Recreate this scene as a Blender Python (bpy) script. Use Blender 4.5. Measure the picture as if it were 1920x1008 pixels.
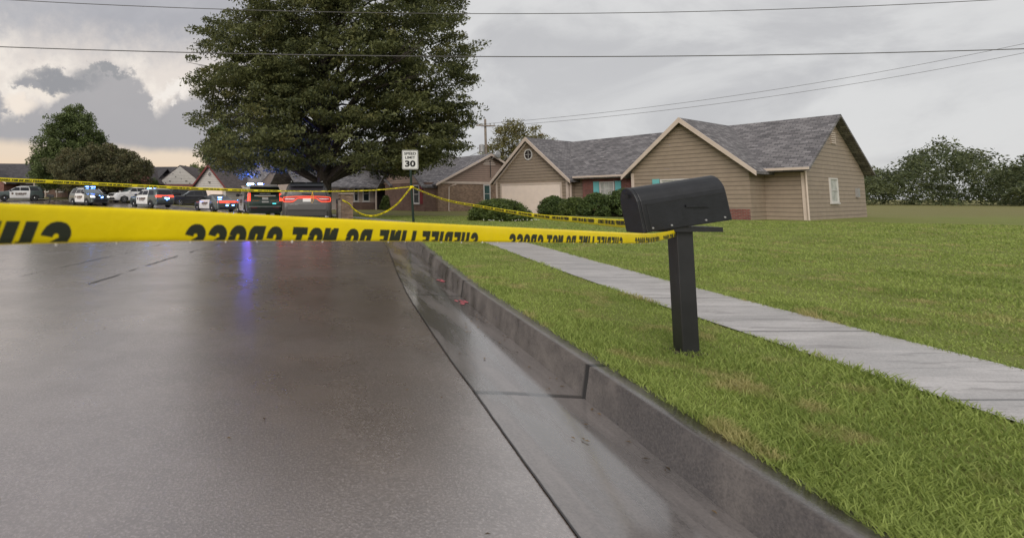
import bpy, math, random
import numpy as np
from mathutils import Vector, Matrix
R = math.radians
sc = bpy.context.scene
col = sc.collection
for o in list(bpy.data.objects): bpy.data.objects.remove(o)

# ------------------------------------------------------------------ camera
CAMH = 1.10
cam = bpy.data.cameras.new('camera'); camo = bpy.data.objects.new('camera', cam); col.objects.link(camo)
camo.location = (0, 0, CAMH); camo.rotation_euler = (R(90 + 4.57), 0, 0)
cam.sensor_width = 36; cam.lens = 17.81
cam.shift_x = 0.1875; cam.shift_y = -0.1078
cam.clip_start = 0.05; cam.clip_end = 2000
cam.dof.use_dof = True; cam.dof.focus_distance = 18; cam.dof.aperture_fstop = 6
sc.camera = camo
sc.view_settings.view_transform = 'Standard'; sc.view_settings.look = 'None'
sc.view_settings.exposure = 0.52; sc.view_settings.gamma = 1
sc.render.engine = 'CYCLES'
sc.cycles.max_bounces = 6; sc.cycles.diffuse_bounces = 3; sc.cycles.glossy_bounces = 3; sc.cycles.transparent_max_bounces = 8
sc.cycles.sample_clamp_indirect = 4
try:
    sc.cycles.use_denoising = True; sc.cycles.denoiser = 'OPENIMAGEDENOISE'
except Exception: pass

# ------------------------------------------------------------------ world: broken overcast at the end of the day
def N(nt, typ, **kw):
    n = nt.nodes.new(typ)
    for k, v in kw.items():
        if k == 'op': n.operation = v
        elif k == 'blend': n.blend_type = v
        else: setattr(n, k, v)
    return n
class G:
    """little expression helper for shader maths"""
    def __init__(s, nt): s.nt = nt
    def m(s, op, a, b=None, c=None, clamp=False):
        n = s.nt.nodes.new('ShaderNodeMath'); n.operation = op; n.use_clamp = clamp
        for i, v in enumerate((a, b, c)):
            if v is None: continue
            if isinstance(v, (int, float)): n.inputs[i].default_value = v
            else: s.nt.links.new(v, n.inputs[i])
        return n.outputs[0]
    def ss(s, v, a, b):       # smoothstep a..b
        n = s.nt.nodes.new('ShaderNodeMapRange'); n.interpolation_type = 'SMOOTHSTEP'
        s.nt.links.new(v, n.inputs[0])
        n.inputs[1].default_value = a; n.inputs[2].default_value = b
        return n.outputs[0]
    def mix(s, f, a, b, blend='MIX'):
        n = s.nt.nodes.new('ShaderNodeMix'); n.data_type = 'RGBA'; n.blend_type = blend
        for i, v in ((0, f), (6, a), (7, b)):
            if isinstance(v, (int, float)): n.inputs[i].default_value = v if i == 0 else (v, v, v, 1)
            elif isinstance(v, tuple): n.inputs[i].default_value = (*v, 1)
            else: s.nt.links.new(v, n.inputs[i])
        return n.outputs[2]
    def noise(s, vec, scale, detail=4, rough=.5, dist=0, out=0):
        n = s.nt.nodes.new('ShaderNodeTexNoise'); n.inputs['Scale'].default_value = scale
        n.inputs['Detail'].default_value = detail; n.inputs['Roughness'].default_value = rough
        n.inputs['Distortion'].default_value = dist
        if vec is not None: s.nt.links.new(vec, n.inputs['Vector'])
        return n.outputs[out]
    def ramp(s, v, stops, interp='LINEAR'):
        n = s.nt.nodes.new('ShaderNodeValToRGB'); cr = n.color_ramp; cr.interpolation = interp
        while len(cr.elements) < len(stops): cr.elements.new(.5)
        for e, (p, c) in zip(cr.elements, stops):
            e.position = p; e.color = (c, c, c, 1) if isinstance(c, (int, float)) else (*c, 1)
        s.nt.links.new(v, n.inputs[0]); return n.outputs[0]

SUN_EL, SUN_ROT = R(36), R(205)
w = bpy.data.worlds.new('World'); sc.world = w; w.use_nodes = True
nt = w.node_tree; nt.nodes.clear(); g = G(nt)
tc = nt.nodes.new('ShaderNodeTexCoord'); sx = nt.nodes.new('ShaderNodeSeparateXYZ')
nt.links.new(tc.outputs['Generated'], sx.inputs[0])
X, Y, Z = sx.outputs
az = g.m('ARCTAN2', X, Y)                       # radians from the street's direction
el = g.m('ARCSINE', Z)
def dirn(px, py):                               # direction (azimuth, elevation) of a point of the sky
    u, v = (px-600)/950, (297-py)/950; t = R(4.57)
    y = math.cos(t)-v*math.sin(t); z = math.sin(t)+v*math.cos(t)
    return math.atan2(u, y), math.asin(z/math.sqrt(u*u+y*y+z*z))
n1 = g.noise(tc.outputs['Generated'], 9, 6, .6)
mpw = nt.nodes.new('ShaderNodeMapping'); mpw.inputs['Scale'].default_value = (1, 1, 2.2); nt.links.new(tc.outputs['Generated'], mpw.inputs[0])
n2 = g.noise(mpw.outputs[0], 3.6, 7, .58, .5)
n3 = g.noise(tc.outputs['Generated'], 26, 5, .65); n4 = g.noise(tc.outputs['Generated'], 70, 4, .6)
wob = g.m('ADD', g.m('MULTIPLY', g.m('SUBTRACT', n1, .5), .10), g.m('ADD', g.m('MULTIPLY', g.m('SUBTRACT', n3, .5), .075), g.m('MULTIPLY', g.m('SUBTRACT', n4, .5), .03)))
base = g.mix(g.ss(az, -.35, .35), (.50, .50, .525), (.70, .70, .70))
base = g.mix(g.m('MULTIPLY', g.ss(n2, .38, .62), 1.0), base, g.mix(g.ss(az, -.35, .3), (.43, .43, .46), (.54, .54, .552)))
base = g.mix(g.m('MULTIPLY', g.ss(el, .45, 1.2), .35), base, (.50, .51, .54))
# bright thin cloud low on the left
lowl = g.m('MULTIPLY', g.ss(az, .05, -.25), g.ss(g.m('ADD', el, wob), .33, .21))
sky = g.mix(lowl, base, (.80, .73, .67))
glow = g.m('MULTIPLY', lowl, g.ss(n1, .46, .62))
sky = g.mix(glow, sky, (.92, .85, .77))
# cumulus bank: upper edge by azimuth
pts = [(-60, 200), (0, 172), (14, 215), (30, 205), (42, 182), (58, 190), (66, 196), (92, 196), (103, 178), (112, 150), (135, 134), (160, 126), (200, 122), (235, 124), (250, 140), (262, 152), (276, 168), (290, 198), (300, 203), (318, 196), (330, 184), (345, 182), (365, 176), (385, 182), (430, 178), (520, 190)]
a0, a1 = dirn(-60, 200)[0], dirn(520, 200)[0]
E0, E1 = .0, .4
stops = []
for p in pts:
    a, e = dirn(*p); stops.append(((a-a0)/(a1-a0), (e-E0)/(E1-E0)))
azn = g.m('DIVIDE', g.m('SUBTRACT', g.m('ADD', az, g.m('MULTIPLY', g.m('SUBTRACT', n3, .5), .07)), a0), a1-a0)
edge = g.m('MULTIPLY', g.ramp(azn, [(p, e) for p, e in stops]), E1)
dlt = g.m('SUBTRACT', edge, g.m('ADD', el, g.m('MULTIPLY', wob, .5)))
bank = g.ss(dlt, -.016, .020)
bankm = g.m('MULTIPLY', bank, g.ss(az, .02, -.12))
bcol = g.mix(g.m('MULTIPLY', g.ss(n1, .4, .65), .35), (.46, .445, .45), (.37, .365, .38)); bcol = g.mix(.5, bcol, bcol); bcol_ = g.mix(g.ss(g.m('ADD', el, g.m('MULTIPLY', wob, .5)), .08, .24), (.36, .35, .37), (.42, .405, .41))
sky = g.mix(bankm, sky, g.mix(.55, bcol, bcol_))
# small bright tears in the bank
def ell(px, py, rx, ry, soft=.5, wb=1.0):
    a, e = dirn(px, py)
    dx = g.m('DIVIDE', g.m('SUBTRACT', g.m('ADD', az, g.m('MULTIPLY', wob, .25*wb)), a), rx/950)
    dy = g.m('DIVIDE', g.m('SUBTRACT', g.m('ADD', el, g.m('MULTIPLY', wob, .35*wb)), e), ry/950)
    d = g.m('ADD', g.m('MULTIPLY', dx, dx), g.m('MULTIPLY', dy, dy))
    return g.ss(d, 1+soft, 1-soft)
sky = g.mix(ell(90, 168, 28, 16, .95, 2), sky, (.88, .80, .71))
sky = g.mix(ell(36, 195, 22, 17, .95, 2), sky, (.90, .80, .70))
sky = g.mix(ell(322, 178, 26, 12, .95, 3), sky, (.90, .84, .78))
sky = g.mix(ell(115, 147, 54, 20, .85, 3.6), sky, (.32, .32, .335))
sky = g.mix(ell(60, 152, 20, 9, .6, 2), sky, (.36, .355, .37))
sky = g.mix(ell(205, 132, 40, 10, .9, 3.5), sky, (.34, .34, .35))
# peach strip under the bank
e_top = dirn(200, 286)[1]
peach = g.m('MULTIPLY', g.ss(g.m('ADD', g.m('SUBTRACT', el, g.m('MULTIPLY', az, -.02)), g.m('MULTIPLY', wob, .12)), e_top+.012, e_top-.010), g.ss(az, .05, -.1))
sky = g.mix(peach, sky, g.mix(g.ss(el, .02, e_top), (.90, .66, .44), (.82, .68, .54)))
sky = g.mix(g.m('MULTIPLY', ell(930, 190, 320, 60, .9, 2), .5), sky, (.58, .58, .59))
sky = g.mix(g.m('MULTIPLY', ell(1010, 120, 80, 18, .9, 4), .45), sky, (.56, .56, .57))
ns = nt.nodes.new('ShaderNodeTexSky'); ns.sky_type = 'NISHITA'; ns.sun_disc = False
ns.sun_elevation = SUN_EL; ns.sun_rotation = SUN_ROT
nis = g.mix(1.0, ns.outputs[0], .07, 'MULTIPLY')
sky = g.mix(.96, nis, sky)
below = g.ss(el, -.02, -.10)
sky = g.mix(below, sky, (.12, .13, .09))
bg = nt.nodes.new('ShaderNodeBackground'); nt.links.new(sky, bg.inputs[0]); bg.inputs[1].default_value = 0.715
wo = nt.nodes.new('ShaderNodeOutputWorld'); nt.links.new(bg.outputs[0], wo.inputs[0])

sl = bpy.data.lights.new('sun', 'SUN'); sl.energy = 1.5; sl.angle = R(50); sl.color = (1, .95, .88)
slo = bpy.data.objects.new('sun', sl); col.objects.link(slo)
# sun_rotation measured from +Y clockwise in the sky texture
sd = Vector((math.sin(SUN_ROT)*math.cos(SUN_EL), math.cos(SUN_ROT)*math.cos(SUN_EL), math.sin(SUN_EL)))
slo.rotation_euler = sd.to_track_quat('Z', 'Y').to_euler()

# ------------------------------------------------------------------ helpers
def at(px, py, y):            # world point at depth y seen in that direction (used to read sizes off the photo)
    u, v = (px-600)/950, (297-py)/950; t = R(4.57)
    yy = math.cos(t)-v*math.sin(t); zz = math.sin(t)+v*math.cos(t)
    return Vector((u/yy*y, y, CAMH+zz/yy*y))
def tag(o, label=None, cat=None, group=None, kind=None):
    if label: o['label'] = label
    if cat: o['category'] = cat
    if group: o['group'] = group
    if kind: o['kind'] = kind
    return o
def empty(name, loc, rz=0, label=None, cat=None, group=None):
    o = bpy.data.objects.new(name, None); col.objects.link(o); o.location = loc; o.rotation_euler = (0, 0, rz)
    o.empty_display_size = .2
    return tag(o, label, cat, group)
class MB:
    def __init__(s): s.v = []; s.f = []
    def add(s, vs, fs):
        k = len(s.v); s.v += [tuple(p) for p in vs]; s.f += [tuple(i+k for i in f) for f in fs]; return s
    def box(s, c, d, rz=0, rx=0, ry=0):
        m = Matrix.Rotation(rz, 3, 'Z') @ Matrix.Rotation(ry, 3, 'Y') @ Matrix.Rotation(rx, 3, 'X')
        c = Vector(c); h = [q/2 for q in d]
        vs = [c + m @ Vector((a*h[0], b*h[1], e*h[2])) for a in (-1, 1) for b in (-1, 1) for e in (-1, 1)]
        return s.add(vs, [(0, 1, 3, 2), (4, 6, 7, 5), (0, 4, 5, 1), (2, 3, 7, 6), (0, 2, 6, 4), (1, 5, 7, 3)])
    def b2(s, x0, x1, y0, y1, z0, z1): return s.box(((x0+x1)/2, (y0+y1)/2, (z0+z1)/2), (x1-x0, y1-y0, z1-z0))
    def tube(s, pts, rad, n=8, caps=True):
        pts = [Vector(p) for p in pts]; r = rad if isinstance(rad, (list, tuple)) else [rad]*len(pts)
        k = len(s.v); up = Vector((0, 0, 1))
        for i, p in enumerate(pts):
            d = (pts[min(i+1, len(pts)-1)]-pts[max(i-1, 0)]).normalized()
            a = d.cross(up if abs(d.z) < .9 else Vector((1, 0, 0))).normalized(); b = d.cross(a)
            for j in range(n):
                t = 2*math.pi*j/n; s.v.append(tuple(p+a*math.cos(t)*r[i]+b*math.sin(t)*r[i]))
        for i in range(len(pts)-1):
            for j in range(n):
                j2 = (j+1) % n; s.f.append((k+i*n+j, k+i*n+j2, k+(i+1)*n+j2, k+(i+1)*n+j))
        if caps:
            s.f.append(tuple(k+j for j in range(n))[::-1]); s.f.append(tuple(k+(len(pts)-1)*n+j for j in range(n)))
        return s
    def prism(s, poly, h0, h1, axis='Y'):  # extrude 2d polygon (a,b) along axis
        f = {'Y': lambda a, b, h: (a, h, b), 'X': lambda a, b, h: (h, a, b), 'Z': lambda a, b, h: (a, b, h)}[axis]
        n = len(poly); vs = [f(a, b, h0) for a, b in poly]+[f(a, b, h1) for a, b in poly]
        fs = [tuple(range(n)), tuple(range(2*n-1, n-1, -1))]+[(i, (i+1) % n+0, (i+1) % n+n, i+n)[::-1] for i in range(n)]
        return s.add(vs, fs)
    def lathe(s, prof, c=(0, 0, 0), axis='Z', n=24):   # prof (radius, height)
        k = len(s.v)
        for (r, h) in prof:
            for j in range(n):
                t = 2*math.pi*j/n; a, b = r*math.cos(t), r*math.sin(t)
                p = {'Z': (a, b, h), 'Y': (a, h, b), 'X': (h, a, b)}[axis]
                s.v.append((p[0]+c[0], p[1]+c[1], p[2]+c[2]))
        for i in range(len(prof)-1):
            for j in range(n):
                j2 = (j+1) % n; s.f.append((k+i*n+j, k+i*n+j2, k+(i+1)*n+j2, k+(i+1)*n+j))
        s.f.append(tuple(k+j for j in range(n))[::-1]); s.f.append(tuple(k+(len(prof)-1)*n+j for j in range(n)))
        return s
    def build(s, name, mat, parent=None, smooth=False, bevel=0, kind=None):
        me = bpy.data.meshes.new(name); me.from_pydata(s.v, [], s.f); me.update()
        import bmesh
        bm = bmesh.new(); bm.from_mesh(me); bmesh.ops.recalc_face_normals(bm, faces=bm.faces); bm.to_mesh(me); bm.free()
        me.materials.append(mat)
        if smooth: me.polygons.foreach_set('use_smooth', [True]*len(me.polygons))
        o = bpy.data.objects.new(name, me); col.objects.link(o)
        if parent: o.parent = parent
        if kind: o['kind'] = kind
        if bevel:
            b = o.modifiers.new('b', 'BEVEL'); b.width = bevel; b.segments = 2; b.limit_method = 'ANGLE'
        return o
def grid_obj(name, P, mat, kind=None, parent=None, smooth=True):   # P array (r,c,3)
    r, c, _ = P.shape
    me = bpy.data.meshes.new(name)
    idx = np.arange(r*c).reshape(r, c)
    f = np.stack([idx[:-1, :-1], idx[:-1, 1:], idx[1:, 1:], idx[1:, :-1]], -1).reshape(-1, 4)
    raw(me, P.reshape(-1, 3), f); me.materials.append(mat)
    if smooth: me.polygons.foreach_set('use_smooth', [True]*len(me.polygons))
    o = bpy.data.objects.new(name, me); col.objects.link(o)
    if kind: o['kind'] = kind
    if parent: o.parent = parent
    return o
def raw(me, V, F):
    V = np.asarray(V, dtype=np.float32); F = np.asarray(F, dtype=np.int32); k = F.shape[1]
    me.vertices.add(len(V)); me.vertices.foreach_set('co', V.ravel())
    me.loops.add(F.size); me.loops.foreach_set('vertex_index', F.ravel())
    me.polygons.add(len(F)); me.polygons.foreach_set('loop_start', np.arange(0, F.size, k, dtype=np.int32))
    me.update(calc_edges=True)
_txt = {}
def text_geo(s, bold=.02, shear=0):
    key = (s, bold, shear)
    if key in _txt: return _txt[key]
    cu = bpy.data.curves.new('t', 'FONT'); cu.body = s; cu.size = 1; cu.offset = bold; cu.shear = shear; cu.resolution_u = 3
    cu.align_x = 'LEFT'
    o = bpy.data.objects.new('t', cu); col.objects.link(o)
    dg = bpy.context.evaluated_depsgraph_get(); me = bpy.data.meshes.new_from_object(o.evaluated_get(dg))
    bpy.data.objects.remove(o)
    v = np.array([p.co[:] for p in me.vertices]); f = [tuple(p.vertices) for p in me.polygons]
    v[:, 0] -= v[:, 0].min(); v[:, 1] -= v[:, 1].min()
    h = v[:, 1].max(); v /= h; _txt[key] = (v, f, v[:, 0].max())
    bpy.data.meshes.remove(me); return _txt[key]
def text_on(mb, s, width, height, o, ux, uy, bold=.02, shear=0):    # text centred at o, along ux, up uy
    v, f, wd = text_geo(s, bold, shear); o, ux, uy = Vector(o), Vector(ux), Vector(uy)
    mb.add([o+ux*((p[0]/wd-.5)*width)+uy*((p[1]-.5)*height) for p in v], f)

# ------------------------------------------------------------------ materials
def mat(name, color=(.5, .5, .5), rough=.7, metal=0, spec=.5, noise=0, nscale=5, bump=0, bscale=50, emit=None, estr=0, coat=0):
    m = bpy.data.materials.new(name); m.use_nodes = True; nt = m.node_tree; b = nt.nodes['Principled BSDF']; g = G(nt)
    b.inputs['Base Color'].default_value = (*color, 1); b.inputs['Roughness'].default_value = rough
    b.inputs['Metallic'].default_value = metal; b.inputs['Specular IOR Level'].default_value = spec
    b.inputs['Coat Weight'].default_value = coat; b.inputs['Coat Roughness'].default_value = .08
    tc = nt.nodes.new('ShaderNodeTexCoord')
    if noise:
        f = g.noise(tc.outputs['Object'], nscale, 6, .6)
        c = g.mix(g.ss(f, .3, .7), tuple(q*(1-noise) for q in color), tuple(min(1, q*(1+noise)) for q in color))
        nt.links.new(c, b.inputs['Base Color'])
    if bump:
        bn = nt.nodes.new('ShaderNodeBump'); bn.inputs['Strength'].default_value = bump; bn.inputs['Distance'].default_value = .01
        nt.links.new(g.noise(tc.outputs['Object'], bscale, 5, .6), bn.inputs['Height']); nt.links.new(bn.outputs[0], b.inputs['Normal'])
    if emit:
        b.inputs['Emission Color'].default_value = (*emit, 1); b.inputs['Emission Strength'].default_value = estr
    return m
def foliage(name, dark, light, rough=.5, trans=.25, nscale=.5, third=None):
    m = bpy.data.materials.new(name); m.use_nodes = True; nt = m.node_tree; b = nt.nodes['Principled BSDF']; g = G(nt)
    tc = nt.nodes.new('ShaderNodeTexCoord'); geo = nt.nodes.new('ShaderNodeNewGeometry')
    f = g.m('ADD', g.m('MULTIPLY', g.noise(tc.outputs['Object'], nscale, 3, .6), 1.1), g.m('MULTIPLY', geo.outputs['Random Per Island'], .55))
    c = g.mix(g.ss(f, .5, 1.1), dark, light)
    if third:
        c = g.mix(g.m('MULTIPLY', g.ss(g.noise(tc.outputs['Object'], nscale*2.3, 2), .56, .7), .7), c, third)
    nt.links.new(c, b.inputs['Base Color']); b.inputs['Roughness'].default_value = rough
    b.inputs['Specular IOR Level'].default_value = .3
    tr = nt.nodes.new('ShaderNodeBsdfTranslucent'); nt.links.new(c, tr.inputs[0])
    ms = nt.nodes.new('ShaderNodeMixShader'); ms.inputs[0].default_value = trans
    nt.links.new(b.outputs[0], ms.inputs[1]); nt.links.new(tr.outputs[0], ms.inputs[2])
    nt.links.new(ms.outputs[0], nt.nodes['Material Output'].inputs[0]); return m
def brickmat(name, c1, c2, mortar, bw=.21, bh=.075, mode='wall', rough=.85, ms=.012, var=.35, bump=.4):
    m = bpy.data.materials.new(name); m.use_nodes = True; nt = m.node_tree; b = nt.nodes['Principled BSDF']; g = G(nt)
    tc = nt.nodes.new('ShaderNodeTexCoord'); s = nt.nodes.new('ShaderNodeSeparateXYZ'); nt.links.new(tc.outputs['Object'], s.inputs[0])
    cx = nt.nodes.new('ShaderNodeCombineXYZ')
    a = {'wall': g.m('ADD', s.outputs[0], s.outputs[1]), 'rx': s.outputs[0], 'ry': s.outputs[1]}[mode]
    z = s.outputs[2] if mode == 'wall' else g.m('MULTIPLY', s.outputs[2], 1.5)
    nt.links.new(a, cx.inputs[0]); nt.links.new(z, cx.inputs[1])
    bt = nt.nodes.new('ShaderNodeTexBrick'); nt.links.new(cx.outputs[0], bt.inputs['Vector'])
    bt.inputs['Color1'].default_value = (*c1, 1); bt.inputs['Color2'].default_value = (*c2, 1); bt.inputs['Mortar'].default_value = (*mortar, 1)
    bt.inputs['Scale'].default_value = 1; bt.inputs['Brick Width'].default_value = bw; bt.inputs['Row Height'].default_value = bh
    bt.inputs['Mortar Size'].default_value = ms; bt.inputs['Bias'].default_value = 0
    nz = g.noise(tc.outputs['Object'], 1.3, 5, .65)
    c = g.mix(1.0, bt.outputs[0], g.ramp(nz, [(.3, 1-var), (.7, 1+var*.4)]), 'MULTIPLY')
    nt.links.new(c, b.inputs['Base Color']); b.inputs['Roughness'].default_value = rough
    bn = nt.nodes.new('ShaderNodeBump'); bn.inputs['Strength'].default_value = bump; bn.inputs['Distance'].default_value = .01
    bn.invert = True; nt.links.new(bt.outputs['Fac'], bn.inputs['Height']); nt.links.new(bn.outputs[0], b.inputs['Normal'])
    return m
def sidingmat(name, color, pitch=.18):
    m = bpy.data.materials.new(name); m.use_nodes = True; nt = m.node_tree; b = nt.nodes['Principled BSDF']; g = G(nt)
    tc = nt.nodes.new('ShaderNodeTexCoord'); s = nt.nodes.new('ShaderNodeSeparateXYZ'); nt.links.new(tc.outputs['Object'], s.inputs[0])
    fr = g.m('FRACT', g.m('DIVIDE', g.m('ADD', s.outputs[2], g.m('MULTIPLY', g.noise(tc.outputs['Object'], 1.2, 2), .025)), pitch))
    gap = g.ss(fr, .24, .06)
    nz = g.noise(tc.outputs['Object'], 3, 5, .6)
    c = g.mix(1.0, color, g.ramp(nz, [(.3, .88), (.7, 1.06)]), 'MULTIPLY')
    c = g.mix(g.m('MULTIPLY', gap, .85), c, tuple(q*.35 for q in color))      # darker line along the lower edge of each board
    nt.links.new(c, b.inputs['Base Color']); b.inputs['Roughness'].default_value = .6
    bn = nt.nodes.new('ShaderNodeBump'); bn.inputs['Strength'].default_value = .8; bn.inputs['Distance'].default_value = .02
    nt.links.new(g.m('SUBTRACT', 1, fr), bn.inputs['Height']); nt.links.new(bn.outputs[0], b.inputs['Normal'])
    return m
# road: wet, patched and cracked
def roadmat():
    m = bpy.data.materials.new('wet asphalt'); m.use_nodes = True; nt = m.node_tree; b = nt.nodes['Principled BSDF']; g = G(nt)
    tc = nt.nodes.new('ShaderNodeTexCoord'); P = tc.outputs['Object']
    big = g.noise(P, .28, 5, .6); mid = g.noise(P, 1.3, 6, .65); fine = g.noise(P, 95, 4, .75)
    mp = nt.nodes.new('ShaderNodeMapping'); mp.inputs['Scale'].default_value = (1.0, .45, 1); nt.links.new(P, mp.inputs[0])
    wv = g.mix(1.0, mp.outputs[0], g.mix(1.0, g.noise(P, .8, 4, .6, out=1), (.7, .7, .7), 'MULTIPLY'), 'ADD')
    vo = nt.nodes.new('ShaderNodeTexVoronoi'); vo.feature = 'DISTANCE_TO_EDGE'; vo.inputs['Scale'].default_value = .22; nt.links.new(wv, vo.inputs['Vector'])
    crack = g.m('MULTIPLY', g.ss(vo.outputs['Distance'], .003, .0005), g.ss(big, .5, .68))
    c = g.mix(g.ss(mid, .35, .7), (.115, .080, .066), (.19, .143, .124))
    c = g.mix(g.m('MULTIPLY', g.ss(fine, .48, .66), .75), c, (.34, .29, .265))
    c = g.mix(g.m('MULTIPLY', g.ss(fine, .5, .3), .35), c, (.03, .026, .024))
    c = g.mix(crack, c, (.02, .018, .017))
    nt.links.new(c, b.inputs['Base Color'])
    wet = g.ss(g.m('ADD', g.m('MULTIPLY', big, .7), g.m('MULTIPLY', mid, .3)), .38, .56)
    nt.links.new(g.m('SUBTRACT', .42, g.m('MULTIPLY', wet, .17)), b.inputs['Roughness'])
    b.inputs['IOR'].default_value = 2.3
    b.inputs['Coat Weight'].default_value = 1; b.inputs['Coat Roughness'].default_value = .21; b.inputs['Coat IOR'].default_value = 2.7
    bn = nt.nodes.new('ShaderNodeBump'); bn.inputs['Strength'].default_value = .8; bn.inputs['Distance'].default_value = .005
    h = g.m('ADD', g.m('MULTIPLY', fine, g.m('SUBTRACT', 1.0, g.m('MULTIPLY', wet, .6))), g.m('SUBTRACT', g.m('MULTIPLY', mid, .5), g.m('MULTIPLY', crack, .5)))
    nt.links.new(h, bn.inputs['Height']); nt.links.new(bn.outputs[0], b.inputs['Normal'])
    bn2 = nt.nodes.new('ShaderNodeBump'); bn2.inputs['Strength'].default_value = .26; bn2.inputs['Distance'].default_value = .004
    nt.links.new(h, bn2.inputs['Height']); nt.links.new(bn2.outputs[0], b.inputs['Coat Normal'])
    return m
def concretemat(name, c0, c1, wet=.5, jt=None, streak=False):
    m = bpy.data.materials.new(name); m.use_nodes = True; nt = m.node_tree; b = nt.nodes['Principled BSDF']; g = G(nt)
    tc = nt.nodes.new('ShaderNodeTexCoord'); P = tc.outputs['Object']
    if streak:
        mp = nt.nodes.new('ShaderNodeMapping'); mp.inputs['Scale'].default_value = streak; nt.links.new(P, mp.inputs[0]); Q = mp.outputs[0]
    else: Q = P
    a = g.noise(Q, 1.5, 7, .68); f = g.noise(P, 90, 4, .7)
    c = g.mix(g.ss(a, .38, .66), c0, c1); c = g.mix(g.m('MULTIPLY', g.ss(f, .4, .7), .3), c, tuple(q*1.3 for q in c1))
    c = g.mix(g.m('MULTIPLY', g.ss(f, .5, .3), .3), c, tuple(q*.5 for q in c0))
    h = f
    if name.startswith('pale'):
        mq = nt.nodes.new('ShaderNodeMapping'); mq.inputs['Scale'].default_value = (1.1, 7.5, 1); nt.links.new(P, mq.inputs[0])
        dk = g.m('MULTIPLY', g.ss(g.noise(mq.outputs[0], 1.6, 6, .7, .6), .52, .66), .55); c = g.mix(dk, c, (.12, .108, .10))
    if jt:
        s = nt.nodes.new('ShaderNodeSeparateXYZ'); nt.links.new(P, s.inputs[0])
        y = g.m('FRACT', g.m('DIVIDE', g.m('ADD', s.outputs[1], g.m('MULTIPLY', g.noise(P, 2, 3), .05)), jt))
        j = g.ss(y, .024, .010)
        c = g.mix(j, c, tuple(q*.25 for q in c0)); h = g.m('SUBTRACT', f, g.m('MULTIPLY', j, 3))
    nt.links.new(c, b.inputs['Base Color'])
    nt.links.new(g.m('SUBTRACT', .75, g.m('MULTIPLY', g.ss(a, .55, .4), wet)), b.inputs['Roughness'])
    b.inputs['Coat Weight'].default_value = wet; b.inputs['Coat Roughness'].default_value = .12 if wet == 1.0 else .2; b.inputs['Coat IOR'].default_value = 1.9 if wet == 1.0 else 1.5
    bn = nt.nodes.new('ShaderNodeBump'); bn.inputs['Strength'].default_value = .4; bn.inputs['Distance'].default_value = .004
    nt.links.new(g.m('ADD', h, g.m('MULTIPLY', a, 2)), bn.inputs['Height']); nt.links.new(bn.outputs[0], b.inputs['Normal'])
    return m
def lawnmat():
    m = bpy.data.materials.new('lawn'); m.use_nodes = True; nt = m.node_tree; b = nt.nodes['Principled BSDF']; g = G(nt)
    P = nt.nodes.new('ShaderNodeTexCoord').outputs['Object']
    a = g.noise(P, .35, 6, .65); f = g.noise(P, 40, 5, .75); mm = g.noise(P, 4, 5, .6)
    c = g.mix(g.ss(a, .35, .65), (.155, .185, .043), (.21, .205, .065)); c = g.mix(g.ss(f, .35, .7), c, (.20, .24, .055))
    c = g.mix(g.m('MULTIPLY', g.ss(mm, .55, .72), .5), c, (.19, .15, .07)); c = g.mix(g.m('MULTIPLY', g.ss(f, .45, .3), .5), c, (.035, .04, .012))
    s_ = nt.nodes.new('ShaderNodeSeparateXYZ'); nt.links.new(P, s_.inputs[0])
    dry = g.m('MULTIPLY', g.ss(g.m('ADD', s_.outputs[1], g.m('MULTIPLY', a, 10)), 30, 40), .6); c = g.mix(dry, c, (.20, .165, .075))     # thin dry turf towards the houses
    nt.links.new(c, b.inputs['Base Color']); b.inputs['Roughness'].default_value = .85; b.inputs['Specular IOR Level'].default_value = .2
    bn = nt.nodes.new('ShaderNodeBump'); bn.inputs['Strength'].default_value = .6; bn.inputs['Distance'].default_value = .03
    nt.links.new(f, bn.inputs['Height']); nt.links.new(bn.outputs[0], b.inputs['Normal']); return m

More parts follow.
